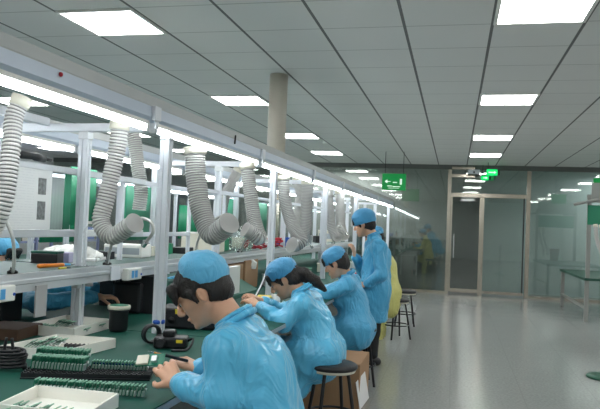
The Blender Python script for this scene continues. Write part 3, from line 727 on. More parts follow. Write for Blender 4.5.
duct([at(240, 168, 6.4), at(232, 182, 6.4), at(224, 200, 6.3), at(222, 222, 6.2), at(228, 232, 6.2)], .05, 'ribbed hose slanting down behind the second pair of hoses', (.6, -.5, .3), .06)
duct([at(129, 128, 4.6), at(134, 138, 4.6), at(137, 160, 4.6), at(141, 190, 4.6), at(139, 210, 4.6)], .05, 'pale hose behind the curled hose, left of the first white post', None)
duct([at(283, 176, 5.9), at(285, 200, 5.9), at(292, 225, 5.85), at(301, 240, 5.8), at(295, 246, 5.75)], .054, 'ribbed hose hanging just right of the second white post', (-.4, -.7, .2), .07)
duct([at(308, 181, 6.9), at(307, 200, 6.9), at(306, 222, 6.85), at(303, 240, 6.8)], .062, 'ribbed hose hanging just left of the third white post', (-.4, -.7, .2), .06)
duct([at(297, 178, 8.8), at(300, 195, 8.8), at(297, 215, 8.8), at(296, 232, 8.7)], .06, 'ribbed hose behind the two hoses flanking the second and third posts', None)
duct([at(328, 187, 7.9), at(329, 205, 7.9), at(331, 225, 7.8), at(336, 238, 7.8)], .055, 'ribbed hose hanging just right of the third white post', (.4, -.7, .2), .06)
duct([at(340, 191, 8.9), at(340, 208, 8.9), at(341, 226, 8.8), at(344, 236, 8.8)], .06, 'ribbed hose hanging left of the fourth white post', (.4, -.7, .2), .06)
duct([at(354, 195, 10.4), at(355, 210, 10.4), at(355, 226, 10.3)], .06, 'farthest ribbed hose beside the standing worker\'s cap', None)
def S(x, off=-.15):
    # a spot on the raised shelf in line with photo column x
    d = at(x, 245, 1.0); Y = (Lx(MID+off, 3.35)-.0165*3.35*0)/d.x
    for _ in range(4): Y = Lx(MID+off, Y)/d.x
    return V3((Lx(MID+off, Y), Y, SZ))
# ------------------------------------------------------------------ gooseneck arms
goosem = mat('gooseneck metal', (.58, .58, .56), .35, .5)
def goose(pts, r, label, m=goosem, group=None):
    P = spline(pts, 12); base = V3(P[0]); t = thing('gooseneck_arm', label, 'gooseneck arm', base)
    b = B(); tube(b, [p-base for p in P], [r*(1+.10*(i % 2)) for i in range(len(P))], 10); obj('flexible_tube', b, m, t, True)
    b = B(); lathe(b, [(r*3.2, 0), (r*3.2, .012), (r*1.5, .02), (r*1.5, .03)], 16); obj('base', b, blackm, t)
    b = B(); d = (P[-1]-P[-2]).normalized(); tube(b, [P[-1]-base, P[-1]-base+d*.03], r*1.7, 10); obj('tip', b, chrome, t)
    return t
def sh(x, y, z): return V3((x, y, z))
g0 = S(108, .09)
goose([g0, at(112, 243, 3.3), at(121, 228, 3.2), at(136, 219, 3.1), at(150, 221, 3.08), at(153, 232, 3.08), at(146, 242, 3.1)], .008, 'silver gooseneck arm arching in front of the curled hose')
g0 = S(196, .09)
goose([g0, at(198, 240, 4.7), at(207, 226, 4.6), at(222, 216, 4.5), at(230, 222, 4.5), at(226, 234, 4.5)], .0085, 'silver gooseneck arm arching in front of the fat hose')
g0 = S(240, .09)
goose([g0, at(247, 237, 5.1), at(256, 228, 5.0), at(264, 231, 5.0), at(266, 240, 5.0)], .008, 'silver gooseneck arm just left of the second white post')
g0 = S(14, .09)
goose([g0, at(14, 262, 2.60), at(13, 240, 2.57), at(6, 222, 2.55), at(-6, 214, 2.52), at(-14, 220, 2.5)], .0075, 'grey gooseneck arm at the left edge, rising in front of the paper board')
g0 = S(23, .09)
g0 = S(292, .09)
goose([g0, at(296, 242, 6.9), at(304, 238, 6.9), at(311, 246, 6.9)], .008, 'white gooseneck arm behind the long-haired worker\'s cap')
g0 = S(333, .09)
goose([g0, at(335, 231, 8.5), at(341, 226, 8.5), at(346, 233, 8.5)], .009, 'pale gooseneck arm above the beige instrument')
# ------------------------------------------------------------------ boards and curtains
bx = MID-.055
def panel(name, label, cat, x, y0, y1, z0, z1, m, th=.004, wavy=0):
    n = 16; b = B(); yc = (y0+y1)/2
    va = [[b.verts.new((wavy*math.sin(i*1.9), y0-yc+(y1-y0)*i/n, z)) for i in range(n+1)] for z in (z0, z1)]
    vb = [[b.verts.new((wavy*math.sin(i*1.9)-th, y0-yc+(y1-y0)*i/n, z)) for i in range(n+1)] for z in (z0, z1)]
    for i in range(n):
        b.faces.new((va[0][i], va[0][i+1], va[1][i+1], va[1][i])); b.faces.new((vb[0][i], vb[0][i+1], vb[1][i+1], vb[1][i]))
        for q in (0, 1): b.faces.new((va[q][i], va[q][i+1], vb[q][i+1], vb[q][i]))
    for i in (0, n): b.faces.new((va[0][i], va[1][i], vb[1][i], vb[0][i]))
    return tag(obj(name, b, m, None, bool(wavy), (Lx(x, yc), yc, 0), RZ), label, cat)
def sheetmat():
    m = mat('printed work sheet', (.80, .81, .80), .5, 0, .02); nt = m.node_tree; b = nt.nodes['Principled BSDF']; N = nt.nodes.new; L = nt.links.new
    tc = N('ShaderNodeTexCoord'); s = N('ShaderNodeSeparateXYZ'); L(tc.outputs['Object'], s.inputs[0])
    md = N('ShaderNodeMath'); md.operation = 'FRACT'; mu = N('ShaderNodeMath'); mu.operation = 'MULTIPLY'; mu.inputs[1].default_value = 75; L(s.outputs[2], mu.inputs[0]); L(mu.outputs[0], md.inputs[0])
    lt = N('ShaderNodeMath'); lt.operation = 'LESS_THAN'; lt.inputs[1].default_value = .3; L(md.outputs[0], lt.inputs[0])
    lim = N('ShaderNodeMath'); lim.operation = 'LESS_THAN'; lim.inputs[1].default_value = .07; L(s.outputs[1], lim.inputs[0])
    nz = N('ShaderNodeTexNoise'); nz.inputs['Scale'].default_value = 60; L(tc.outputs['Object'], nz.inputs['Vector'])
    g = N('ShaderNodeMath'); g.operation = 'GREATER_THAN'; g.inputs[1].default_value = .45; L(nz.outputs['Fac'], g.inputs[0])
    a = N('ShaderNodeMath'); a.operation = 'MULTIPLY'; L(lt.outputs[0], a.inputs[0]); L(lim.outputs[0], a.inputs[1])
    c = N('ShaderNodeMath'); c.operation = 'MULTIPLY'; L(a.outputs[0], c.inputs[0]); L(g.outputs[0], c.inputs[1])
    mx = N('ShaderNodeMix'); mx.data_type = 'RGBA'; L(c.outputs[0], mx.inputs['Factor']); mx.inputs['A'].default_value = (.80, .81, .80, 1); mx.inputs['B'].default_value = (.74, .75, .75, 1)
    L(mx.outputs['Result'], b.inputs['Base Color']); return m
y0, y1 = 2.70, 3.13
t = thing('work_sheet', 'white printed work sheet with two dark photos hanging at the left', 'poster', (Lx(bx+.022, (y0+y1)/2), (y0+y1)/2, 0), RZ)
b = B(); box(b, -.002, -(y1-y0)/2, 1.29, .002, (y1-y0)/2, 1.598); obj('sheet', b, sheetmat(), t)
def photom(nm, s):
    m = mat(nm, (.10, .11, .11), .4); n = [q for q in m.node_tree.nodes if q.type == 'TEX_NOISE'][0]; n.inputs['Scale'].default_value = s
    mx = [q for q in m.node_tree.nodes if q.type == 'MIX'][0]; mx.inputs['A'].default_value = (.01, .012, .012, 1); mx.inputs['B'].default_value = (.38, .40, .40, 1); return m
for (a, b_) in ((1.47, 1.555), (1.34, 1.435)):
    b = B(); box(b, .002, .10, a, .0035, .165, b_); obj('photo_print', b, photom('dark photo', 70), t)
curt = mat('green curtain film', (.03, .27, .15), .5, 0, .1, 5)
panel('green_curtain', 'narrow green film curtain hanging left of the rear post', 'curtain', bx+.0, 3.285, 3.345, 1.29, 1.60, curt, wavy=.0006)
panel('clear_curtain', 'clear plastic curtain strip between the work sheet and the green curtain', 'curtain', bx+.0, 3.14, 3.28, 1.29, 1.60, mat('cloudy plastic film', (.50, .56, .55), .3, alpha=.6), wavy=.0006)
panel('green_curtain', 'green film curtain seen just left of the first white post', 'curtain', REAR-.02, 5.0, 5.45, 1.18, 1.64, curt, wavy=.0008)
panel('green_curtain', 'green film curtain seen between the fat hose and the second white post', 'curtain', REAR-.02, 7.0, 7.6, 1.15, 1.64, curt, wavy=.0008)
panel('green_curtain', 'bright green curtain piece right of the rear post, behind the curled hose', 'curtain', REAR-.05, 4.25, 4.6, 1.30, 1.72, greenpanel, wavy=.0008)
panel('green_curtain', 'green curtain seen through the gap right of the second white post', 'curtain', REAR-.02, 8.3, 9.0, 1.15, 1.64, curt, wavy=.0008)
# rail frame next to the first post
def uframe(label, x, y0, y1, z0, z1):
    t = thing('rail_frame', label, 'frame', (Lx(x, (y0+y1)/2), (y0+y1)/2, 0), RZ); h = (y1-y0)/2
    for s in (-1, 1):
        b = B(); box(b, -.012, s*h-.014, z0, .012, s*h+.014, z1); obj('upright', b, aluw, t)
    b = B(); box(b, -.012, -h-.014, z1, .012, h+.014, z1+.03); obj('top_bar', b, aluw, t)
    b = B(); box(b, -.012, -h, z0+.15, .012, h, z0+.18); obj('lower_bar', b, aluw, t)
uframe('pale upright rail frame behind the curled hose', MID-.1, 4.0, 5.1, SZ, 1.60)
uframe('pale upright rail frame behind the fat hose', MID-.1, 5.9, 6.9, SZ, 1.62)
uframe('pale upright rail frame right of the second white post', MID-.1, 8.3, 9.3, SZ, 1.62)
# ------------------------------------------------------------------ things on the shelf
t = thing('water_bottle', 'clear empty plastic water bottle standing on the raised shelf', 'bottle', tuple(V3((-1.955, 3.31, SZ))))
b = B(); pr = [(.034, 0), (.038, .01)]
for k in range(7): pr += [(.038, .02+k*.024), (.034, .032+k*.024)]
pr += [(.038, .188), (.034, .205), (.020, .222), (.014, .230), (.014, .235)]
lathe(b, pr, 24); obj('bottle_body', b, mat('bottle plastic', (.85, .90, .90), .12, alpha=.16, spec=.8), t, True)
b = B(); lathe(b, [(.015, .235), (.015, .25), (.0, .252)], 20); obj('bottle_cap', b, white, t, True)
def flat(p, z): return V3((p.x, p.y, z))
a, c = S(39, -.02)+V3((0, 0, .012)), S(76, .03)+V3((0, 0, .012))
def rod(name, label, cat, parts, a, c):
    d = (c-a).normalized(); L = (c-a).length; t = thing(name, label, cat, a)
    for nm, f0, f1, r0, r1, m in parts:
        b = B(); tube(b, [d*L*f0, d*L*(f0+.03), d*L*(f1-.03), d*L*f1], [r0*.8, r0, r1, r1*.8], 12); obj(nm, b, m, t, True)
    return t
rod('screwdriver', 'orange-handled tool lying on the raised shelf left of the bottle', 'tool', [('handle', 0, .68, .011, .010, orange), ('collar', .68, .86, .007, .006, lblue), ('shaft', .86, 1.0, .003, .003, chrome)], a, c)
a, c = S(60, .095)+V3((0, 0, .006)), S(72, .095)+V3((0, 0, .006))
rod('tweezers', 'small yellow and black tweezers on the shelf edge below the orange tool', 'tool', [('grip', 0, .6, .005, .005, yellow), ('tip', .6, 1, .004, .002, black)], a, c)
def boxthing(name, label, cat, px, py, Y, z, w, d, h, m, rz=0, lid=None, bev=.004, front=None):
    p = at(px, py, Y)
    if z == SZ: p = S(px, -.22); f = min(max(p.y/Y, .8), 1.5); w, d, h = w*f, min(d, .26), h*f
    t = thing(name, label, cat, (p.x, p.y, z), rz)
    b = B(); box(b, -w/2, -d/2, 0, w/2, d/2, h, bev); obj('casing', b, m, t)
    if lid: b = B(); box(b, -w/2-.002, -d/2-.002, h, w/2+.002, d/2+.002, h+.012, .003); obj('lid', b, lid, t)
    if front:
        b = B(); box(b, -w/2+.015, -d/2-.004, h*.25, w/2-.015, -d/2, h*.75, .001); obj('front_panel', b, front, t)
    return t
boxthing('instrument_box', 'white sloping instrument behind the water bottle and curled hose', 'instrument', 128, 256, 3.75, SZ, .24, .2, .08, white, .1, None, .01, shelfgrey)
boxthing('parts_box', 'small cream box on the shelf just left of the first white post', 'box', 146, 258, 3.6, SZ, .10, .09, .055, cream, .3, None, .003, paper)
boxthing('parts_box', 'black plastic box on the shelf behind the bottle', 'box', 103, 252, 3.9, SZ, .12, .10, .05, black, -.2)
boxthing('parts_box', 'small dark box at the back of the shelf above the orange tool', 'box', 48, 250, 3.6, SZ, .16, .1, .06, blackm, .2, greenmat)
boxthing('parts_box', 'bright green box on the shelf right of the first white post', 'box', 168, 250, 4.4, SZ, .06, .06, .075, greenpanel, .1)
boxthing('parts_box', 'flat black box on the shelf behind the nearest worker\'s cap', 'box', 178, 252, 4.7, SZ, .20, .16, .045, black, .1)
boxthing('instrument_box', 'long off-white instrument on the shelf above the nearest worker\'s cap', 'instrument', 203, 251, 4.9, SZ, .30, .2, .135, cream, .05, white, .006)
boxthing('instrument_box', 'beige instrument on the shelf above the third worker\'s cap', 'instrument', 329, 243, 8.0, SZ, .26, .22, .13, cream, .05, white, .006, shelfgrey)
boxthing('instrument_box', 'pale instrument right of the beige one, near the standing worker', 'instrument', 341, 242, 8.6, SZ, .14, .16, .13, white, .05, cream, .006, shelfgrey)
def crumple(name, label, cat, p, r, m, seed, z=None, k=.02, amp=.02):
    F = Field(.008, .03); F.ell((0, 0, r[2]*.8), r); F.ell((r[0]*.5, r[1]*.3, r[2]*.5), [q*.7 for q in r]); F.plane((0, 0, 0), (0, 0, -1))
    o = F.mesh(name, m, None, (amp, 16, seed)); o.location = (p.x, p.y, z if z is not None else p.z); return tag(o, label, cat)
crumple('plastic_bag', 'crumpled clear plastic bag on the shelf between the hoses and second post', 'bag', S(236, -.08), (.13, .12, .13), clearp, 4, SZ)
crumple('plastic_bag', 'crumpled white plastic bag behind the water bottle', 'bag', S(70, -.30), (.16, .14, .05), white, 9, SZ)
for k, (x, y, Y, m, lab) in enumerate([(252, 246, 5.4, redp, 'red wire bundle on the shelf left of the second white post'), (262, 245, 5.6, redp, 'second red wire bundle touching the second white post'), (274, 247, 6.2, redp, 'red wire loop just right of the second white post'), (283, 246, 6.6, bluep, 'blue wire bundle right of the second white post'), (359, 262, 7.2, redp, 'small red wire bundle beside the standing worker')]):
    p = S(x, -.05) if k < 4 else at(x, y, Y); b = B(); random.seed(k)
    pts = spline([V3((math.cos(a*1.9)*.09*(1+.2*random.random()), math.sin(a*1.9)*.05,   .016+.03*(a % 4))) for a in range(12)], 6)
    tube(b, pts, .010, 8); tag(obj('wire_bundle', b, m, None, True, (p.x, p.y, SZ if k < 4 else TZ)), lab, 'wires')
# spool and white device hanging under the shelf behind the first worker
t = thing('tape_dispenser', 'white reel device hanging under the shelf left of the second post', 'device', S(251, .125)-V3((0, 0, .13)))
b = B(); prism(b, [(-.06, -.02), (.05, -.03), (.06, .03), (.02, .06), (-.05, .04)], -.03, .03); obj('body', b, white, t)
b = B(); tube(b, [(0, -.045, .01), (0, -.03, .01)], .028, 20); obj('reel', b, cream, t, True)
def sock(label, px, py, Y, w=.14, n=2):
    p = at(px, py, Y); t = thing('power_socket', label, 'power socket', p, PI/2-.02)
    b = B(); box(b, -w/2, -.0, -.035, w/2, .045, .035, .006); obj('casing', b, white, t)
    for k in range(n):
        u = (k-(n-1)/2)*.042-.01
        b = B(); box(b, u-.015, -.003, -.022, u+.015, .0, .022, .001); obj('switch', b, lblue, t)
    b = B(); tube(b, [(w/2-.012, -.004, -.005), (w/2-.012, 0, -.005)], .007, 10); obj('indicator', b, bluep, t)
    return t
s1 = sock('white power socket with blue label at the left edge under the shelf', 4, 293, 2.52, .15, 1)
s2 = sock('white power socket with two blue switches under the shelf by the first post', 134, 276, 3.55, .17, 2)
for s in (s1, s2): s.rotation_euler = (0, 0, PI/2+RZ)
s1.location = (-1.87, 2.50, 1.02); s2.location = (-1.87, 3.70, 1.03)
b = B(); box(b, -.004, -.05, -.04, .004, .05, .04); o = tag(obj('label_plate', b, aluw, None, False, (Lx(MID+.144, 3.5), 3.52, 1.045), RZ), 'pale label plate on the shelf front below the bottle', 'label plate')
b = B(); box(b, -.004, -.04, -.09, .004, .045, .06); o = tag(obj('label_plate', b, mat('translucent film', (.42, .42, .42), .4), None, False, (Lx(MID+.144, 2.82), 2.83, .97), RZ), 'pale plastic flap hanging from the left end of the near shelf', 'label plate')
# ------------------------------------------------------------------ trays and boards on the table
def tray(label, c0, u, v, h=.06, z=TZ, th=.006):
    """c0 back-left corner; u along the back edge, v towards the camera"""
    c0, u, v = V3(c0), V3(u), V3(v); t = thing('plastic_tray', label, 'tray', (c0.x, c0.y, z))
    U, W = u.normalized(), v.normalized(); lu, lv = u.length, v.length
    def slab(name, p0, p1, p2, p3, z0, z1):
        b = B(); q = [b.verts.new((p.x, p.y, zz)) for zz in (z0, z1) for p in (p0, p1, p2, p3)]
        b.faces.new(q[:4]); b.faces.new(q[4:])
        for k in range(4): b.faces.new((q[k], q[(k+1) % 4], q[(k+1) % 4+4], q[k+4]))
        return obj(name, b, traywhite, t)
    O = V3((0, 0, 0)); slab('base', O, u, u+v, v, 0, th)
    for p, q, nrm in ((O, u, W), (v, u+v, -W), (O, v, U), (u, u+v, -U)): slab('wall', p, q, q+nrm*th, p+nrm*th, th, h)
    return t
traywhite = mat('off-white tray plastic', (.88, .87, .80), .45, 0, .03)
def xy(x, y, z): p = atz(x, y, z); return V3((p.x, p.y, 0))
def tray_px(label, bl, l, br, h, k=1.0):
    z = TZ+h; p0, p1, p2 = xy(*bl, z), xy(*l, z), xy(*br, z)
    return tray(label, p0, p2-p0, (p1-p0)*k, h), p0, p2-p0, (p1-p0)*k
T3 = tray_px('white tray nearest the camera at the bottom edge', (37, 385), (-4, 404), (119, 393), .045, 1.0)
T2 = tray_px('white tray in the middle, holding a black comb strip', (57, 334), (-2, 346), (116, 338), .045, 1.0)
T1 = tray_px('white tray farthest of the three, behind the shelf leg', (66, 315), (24, 324), (112, 319), .05, 1.0)
def board(root_loc, rz, label, group, tilt=.12, m=pcb, cap='silver', s=1.0, name='circuit_board'):
    t = thing(name, label, 'circuit board', root_loc, rz, group); t.rotation_euler = (0, tilt, rz)
    b = B(); box(b, -.001, -.024*s, 0, .001, .024*s, .045*s); obj('board', b, m, t)
    b = B(); box(b, -.0018, -.024*s, .042*s, .0018, .024*s, .047*s); obj('edge', b, pcbe, t)
    b = B(); box(b, .001, -.020*s, .002, .008, .0*s, .024*s, .001); box(b, .001, .006*s, .006, .005, .016*s, .026*s, .001) if False else None
    obj('connector', b, silver, t)
    b = B(); tube(b, [(.001, .010*s, .026*s), (.009, .010*s, .026*s)], .006*s, 10); obj('capacitor', b, bluecap if cap == 'blue' else silver, t, True)
    return t
def rack(label, p, q, wdt, z=TZ, h=.022, n=5):
    p, q = V3(p), V3(q); d = q-p; L = d.length; ang = math.atan2(d.y, d.x); t = thing('board_rack', label, 'rack', (p.x, p.y, z), ang)
    b = B(); box(b, 0, -wdt/2, 0, L, wdt/2, .006); obj('base', b, black, t)
    for k in range(n):
        y = -wdt/2+(k+.5)*wdt/n; b = B(); box(b, 0, y-.005, .006, L, y+.005, h, .001)
        for i in range(int(L/.02)): box(b, i*.02+.004, y-.006, h-.002, i*.02+.009, y+.006, h+.004)
        obj('slot_bar', b, black, t)
    return t, ang, L
def row(p, q, n, label, group, z, tilt=.15, cap='silver', s=1.0, first=[None]):
    p, q = V3(p), V3(q); d = q-p; ang = math.atan2(d.y, d.x)
    src = board((0, 0, 0), ang, label, group, tilt, cap=cap, s=s)
    for i in range(n):
        o = src if i == 0 else dup(src, (0, 0, 0), ang)
        pp = p+d*(i/(n-1)); o.location = (pp.x, pp.y, z); o.rotation_euler = (0, tilt+random.uniform(-.05, .05), ang+random.uniform(-.05, .05))
rA = rack('long black slotted rack standing along the middle of the table', xy(26, 372, TZ+.01), xy(152, 374, TZ+.01), .15, n=6)
pR = [xy(34, 366, TZ+.03), xy(84, 369, TZ+.03)]
row(pR[0], pR[1], 17, 'green circuit board standing upright in the tall double row behind the black rack', 'green boards in the tall double row', TZ+.026, s=1.1)
row(xy(38, 358, TZ+.03), xy(86, 361, TZ+.03), 17, 'green circuit board standing upright in the tall double row behind the black rack', 'green boards in the tall double row', TZ+.026, s=1.1)
row(xy(36, 387, TZ+.01), xy(142, 394, TZ+.01), 30, 'green circuit board with silver foot in the long row behind the nearest tray', 'green boards in the long front row', TZ+.004, s=.82)
row(xy(92, 366, TZ+.03), xy(146, 368, TZ+.03), 18, 'circuit board with blue capacitor standing at the right end of the rack', 'boards with blue capacitors', TZ+.022, cap='blue', s=.7)
def lyingboards(T, n, label, group, f0=.1, f1=.9, g0=.2, g1=.7, z=.01, s=1.0):
    _, p0, u, v = T; d = u.normalized(); ang = math.atan2(u.y, u.x)
    src = board((0, 0, 0), ang, label, group, 1.0, s=s)
    for i in range(n):
        o = src if i == 0 else dup(src, (0, 0, 0), ang)
        a = f0+(f1-f0)*((i % (n//2))/(n//2-1)); c = g0 if i < n//2 else g1
        pp = p0+u*a+v*c; o.location = (pp.x, pp.y, TZ+z); o.rotation_euler = (0, .95+random.uniform(-.1, .1), ang)
lyingboards(T3, 18, 'green circuit board leaning in the nearest tray', 'green boards in the nearest tray', .04, .60, .80, .98, .012)
lyingboards(T1, 12, 'green circuit board lying in the farthest tray', 'green boards in the farthest tray', .05, .30, .3, .75, .012)
lyingboards(T1, 8, 'green circuit board lying at the right of the farthest tray', 'green boards at the right of the farthest tray', .72, .92, .3, .7, .012)
lyingboards(T2, 12, 'green circuit board lying at the left of the middle tray', 'green boards at the left of the middle tray', .02, .30, .3, .55, .020)
pA = T2[1]+T2[2]*.45+T2[3]*.35; pB = T2[1]+T2[2]*.92+T2[3]*.30
rack('short black comb strip lying in the middle tray', pA, pB, .03, TZ+.007, .018, 2)
# black pot, soldering gear, coils
p = xy(118, 331, TZ)
t = thing('solder_pot', 'black round pot with cream rim and green top near the first post', 'pot', (p.x, p.y, TZ))
b = B(); lathe(b, [(.045, 0), (.05, .02), (.05, .10), (.058, .115), (.058, .12)], 28); obj('pot_body', b, black, t, True)
b = B(); lathe(b, [(.060, .12), (.062, .13), (.060, .14), (.05, .14), (.05, .12)], 28); obj('rim', b, cream, t, True)
b = B(); lathe(b, [(.0, .136), (.05, .136), (.05, .142), (0, .144)], 28); obj('filling', b, pcb, t, True)
t = thing('black_holder', 'tall black equipment holder under the shelf left of the first post', 'holder', (-2.06, 4.05, TZ))
b = B(); box(b, -.10, -.09, 0, .10, .12, .20, .02); obj('base', b, black, t)
b = B(); box(b, -.05, -.05, .20, .04, .06, .33, .02); obj('column', b, black, t)
b = B(); tube(b, spline([(-.04, -.06, .2), (-.10, -.08, .24), (-.12, -.02, .15), (-.08, -.1, .05)], 6), .012, 8); obj('cable', b, black, t, True)
t = thing('soldering_station', 'black soldering station behind the nearest worker\'s face', 'soldering station', (-1.52, 3.62, TZ), .15)
b = B(); box(b, -.12, -.09, 0, .30, .10, .12, .015); obj('casing', b, black, t)
b = B(); box(b, -.02, -.095, .085, .05, -.09, .112, .001); obj('label', b, yellow, t)
b = B(); tube(b, [(-.04, -.10, .05), (-.04, -.085, .05)], .018, 18); obj('knob', b, blackm, t, True)
t = thing('cable_coil', 'coiled black cable standing on the table against the first post', 'cable', (-1.44, 3.05, TZ), .9)
b = B(); tube(b, [(math.cos(a)*.042, .014*math.sin(a*.35), .052+math.sin(a)*.042) for a in [k*PI/10 for k in range(81)]], .007, 8); obj('loops', b, black, t, True)
t = thing('camera_tool', 'small black boxy tool on the table between the post and the worker\'s hands', 'tool', (-1.33, 3.02, TZ), .25)
b = B(); box(b, -.07, -.05, 0, .09, .05, .055, .012); box(b, -.03, -.03, .05, .03, .03, .085, .01); obj('body', b, blackm, t)
b = B(); tube(b, [(-.03, -.05, .03), (-.03, -.085, .032)], [.024, .020], 20); obj('barrel', b, black, t)
b = B(); tube(b, spline([(.08, 0, .03), (.12, -.04, .05), (.10, -.10, .01), (.03, -.12, .008)], 6), .006, 8); obj('cable', b, black, t)
b = B(); box(b, .04, -.052, .03, .07, -.049, .045); obj('sticker', b, yellow, t)
b = B(); lathe(b, [(.030, 0), (.034, .006), (.034, .016), (.030, .022)], 24); tag(obj('blue_tie', b, bluep, None, True, Lp(0, 3.37, .80)), 'blue cable tie around the foot of the first white post', 'cable tie')
p = xy(8, 362, TZ+.03)
t = thing('cable_coil', 'black coiled cable at the left edge of the table', 'cable', (p.x, p.y, TZ))
b = B(); tube(b, [(math.cos(a)*(.07+.006*math.sin(a*2.3)), math.sin(a)*.05, .01+.004*a/2) for a in [k*PI/10 for k in range(120)]], .006, 8); obj('loops', b, black, t, True)
t = thing('pliers', 'black pliers standing in the coil at the left edge', 'tool', (p.x, p.y, TZ+.05))
for s in (-1, 1):
    b = B(); tube(b, spline([(s*.004, 0, .0), (s*.018, 0, .03), (s*.012, 0, .075)], 6), .006, 8); obj('handle', b, black, t, True)
# board in the worker's hand and iron
p = at(149, 360, 2.2)
t = thing('circuit_board', 'circuit board held up in the nearest worker\'s left hand', 'circuit board', p); t.rotation_euler = (.5, -.1, .25)
b = B(); box(b, -.045, -.03, -.0015, .055, .03, .0015); obj('board', b, pcb, t)
b = B(); box(b, -.042, -.028, .0015, .0, .02, .010, .003); obj('component', b, cream, t)
b = B(); box(b, .01, -.02, .0015, .03, .01, .012, .002); obj('connector', b, silver, t)
a, c = at(188, 361, 2.36), at(148, 351, 2.27)
rod('soldering_iron', 'thin soldering iron in the nearest worker\'s right hand', 'tool', [('handle', 0, .6, .006, .006, black), ('sleeve', .6, .85, .004, .0035, orange), ('tip', .85, 1, .002, .0012, chrome)], a, c)
# gear by the second worker
boxthing('parts_box', 'black box with yellow top by the long-haired worker\'s hands', 'box', 264, 296, 4.75, TZ, .10, .12, .07, black, .1, yellow)
boxthing('parts_box', 'blue block beside the long-haired worker\'s hands', 'box', 260, 304, 4.45, TZ, .05, .05, .05, bluep, .2)
t = thing('white_cup', 'white cup on the bench in front of the long-haired worker', 'cup', (at(276, 299, 4.8).x, 4.8, TZ))
b = B(); lathe(b, [(.028, 0), (.036, .09), (.033, .09), (.026, .004)], 24); obj('cup_body', b, paper, t, True)
b = B(); tube(b, spline([(.034, 0, .07), (.055, 0, .06), (.05, 0, .035), (.031, 0, .025)], 5), .004, 8); obj('handle', b, paper, t, True)
b = B(); tube(b, spline([at(270, 262, 5.3), at(266, 275, 5.1), at(259, 290, 4.9), V3((at(252, 300, 4.8).x, 4.8, TZ+.01))], 8), .008, 8); tag(obj('black_cable', b, black, None, True), 'black cable hanging from the shelf by the second white post', 'cable')
b = B(); tube(b, spline([at(268, 266, 5.0), at(262, 283, 4.9), at(254, 298, 4.8), V3((at(246, 306, 4.7).x, 4.7, TZ+.01))], 8), .006, 8); tag(obj('pale_cable', b, aluw, None, True), 'pale cable slanting to the bench before the second white post', 'cable')
c1 = carton_box('brown cardboard carton under the shelf behind the nearest worker\'s cap', -2.12, 5.35, -1.85, 5.75, .24, TZ)
c2 = carton_box('second brown carton under the shelf, just left of the second post', -2.08, 5.85, -1.86, 6.25, .26, TZ)
boxthing('parts_box', 'white upright board under the shelf left of the cartons', 'box', 232, 275, 5.1, TZ, .04, .3, .26, white, 0)
t = thing('green_drawer_panel', 'dark green sloping panel under the shelf behind the nearest worker', 'panel', (-1.86, 4.95, TZ), RZ)
b = B(); prism(b, [(-.12, 0), (.16, 0), (.16, .03), (-.12, .17)], -.75, .75); obj('panel_body', b, mat('dark green painted panel', (.03, .14, .10), .5), t)
boxthing('parts_box', 'dark brown box on the table under the left end of the near shelf', 'box', 10, 334, 2.95, TZ, .22, .24, .055, brownw, .1)
boxthing('parts_box', 'large black case under the near shelf at the left edge', 'box', -12, 318, 3.35, TZ, .3, .2, .17, black, .05)
boxthing('parts_box', 'tall black case under the shelf just left of the first white post', 'box', 147, 305, 4.1, TZ, .16, .2, .24, black, .05)
boxthing('parts_box', 'black case on the bench behind the black holder', 'box', 119, 300, 4.3, TZ, .22, .16, .20, blackm, -.05)
boxthing('paper_stack', 'stack of white papers on the shelf behind the orange tool', 'paper', 85, 256, 3.9, SZ, .22, .3, .02, paper, .3)
boxthing('parts_box', 'pale lilac box on the shelf behind the bottle cap', 'box', 62, 246, 4.3, SZ, .14, .1, .07, mat('lilac', (.45, .42, .62), .5), .3)
# clutter farther down the bench
random.seed(21)
cl = [('black', black, 'black'), ('green', greenpanel, 'green'), ('cream', cream, 'cream'), ('white', white, 'white'), ('dark grey', shelfgrey, 'dark grey')]
spots = [(7.0, -1.72, .14, 'between the second worker and the third white post'), (7.9, -1.78, .10, 'just beyond the third white post'), (8.8, -1.7, .12, 'left of the standing worker'), (9.9, -1.6, .1, 'beyond the standing worker'), (6.4, -1.75, .12, 'past the white cup')]
for k, (Y, X, h, w) in enumerate(spots):
    n_, m_, c_ = cl[k % 5]; t = thing('parts_bin', c_+' parts bin on the bench '+w, 'bin', (X, Y, TZ), .1*k)
    b = B(); box(b, -.09, -.12, 0, .09, .12, h*.8, .006); obj('bin_body', b, m_, t)
    b = B(); box(b, -.095, -.125, h*.8, .095, .125, h*.8+.012, .003); obj('rim', b, m_, t)
spots = [(6.0, -2.2, .16, 'behind the second white post'), (6.9, -2.25, .12, 'behind the third worker'), (7.4, -2.15, .15, 'left of the beige instrument'), (9.4, -2.1, .14, 'behind the standing worker\'s shoulder'), (10.4, -2.1, .12, 'far down the line')]
for k, (Y, X, h, w) in enumerate(spots):
    n_, m_, c_ = cl[(k+1) % 5]; t = thing('parts_bin', c_+' parts bin on the raised shelf '+w, 'bin', (X, Y, SZ), .1*k)
    b = B(); box(b, -.08, -.12, 0, .08, .12, h*.8, .006); obj('bin_body', b, m_, t)
    b = B(); box(b, -.085, -.125, h*.8, .085, .125, h*.8+.012, .003); obj('rim', b, m_, t)
t = thing('black_tool', 'black tool lying on top of the board rail at the left', 'tool', (Lx(bx, 2.98), 2.98, 1.66), PI/2)
b = B(); tube(b, [(-.10, 0, 0), (-.09, 0, 0), (.02, 0, .005), (.03, 0, .004), (.11, 0, 0)], [.014, .020, .018, .022, .018], 14); obj('grip', b, black, t, True)
b = B(); tube(b, [(.11, 0, 0), (.17, 0, -.002)], .008, 10); obj('nozzle', b, blackm, t, True)
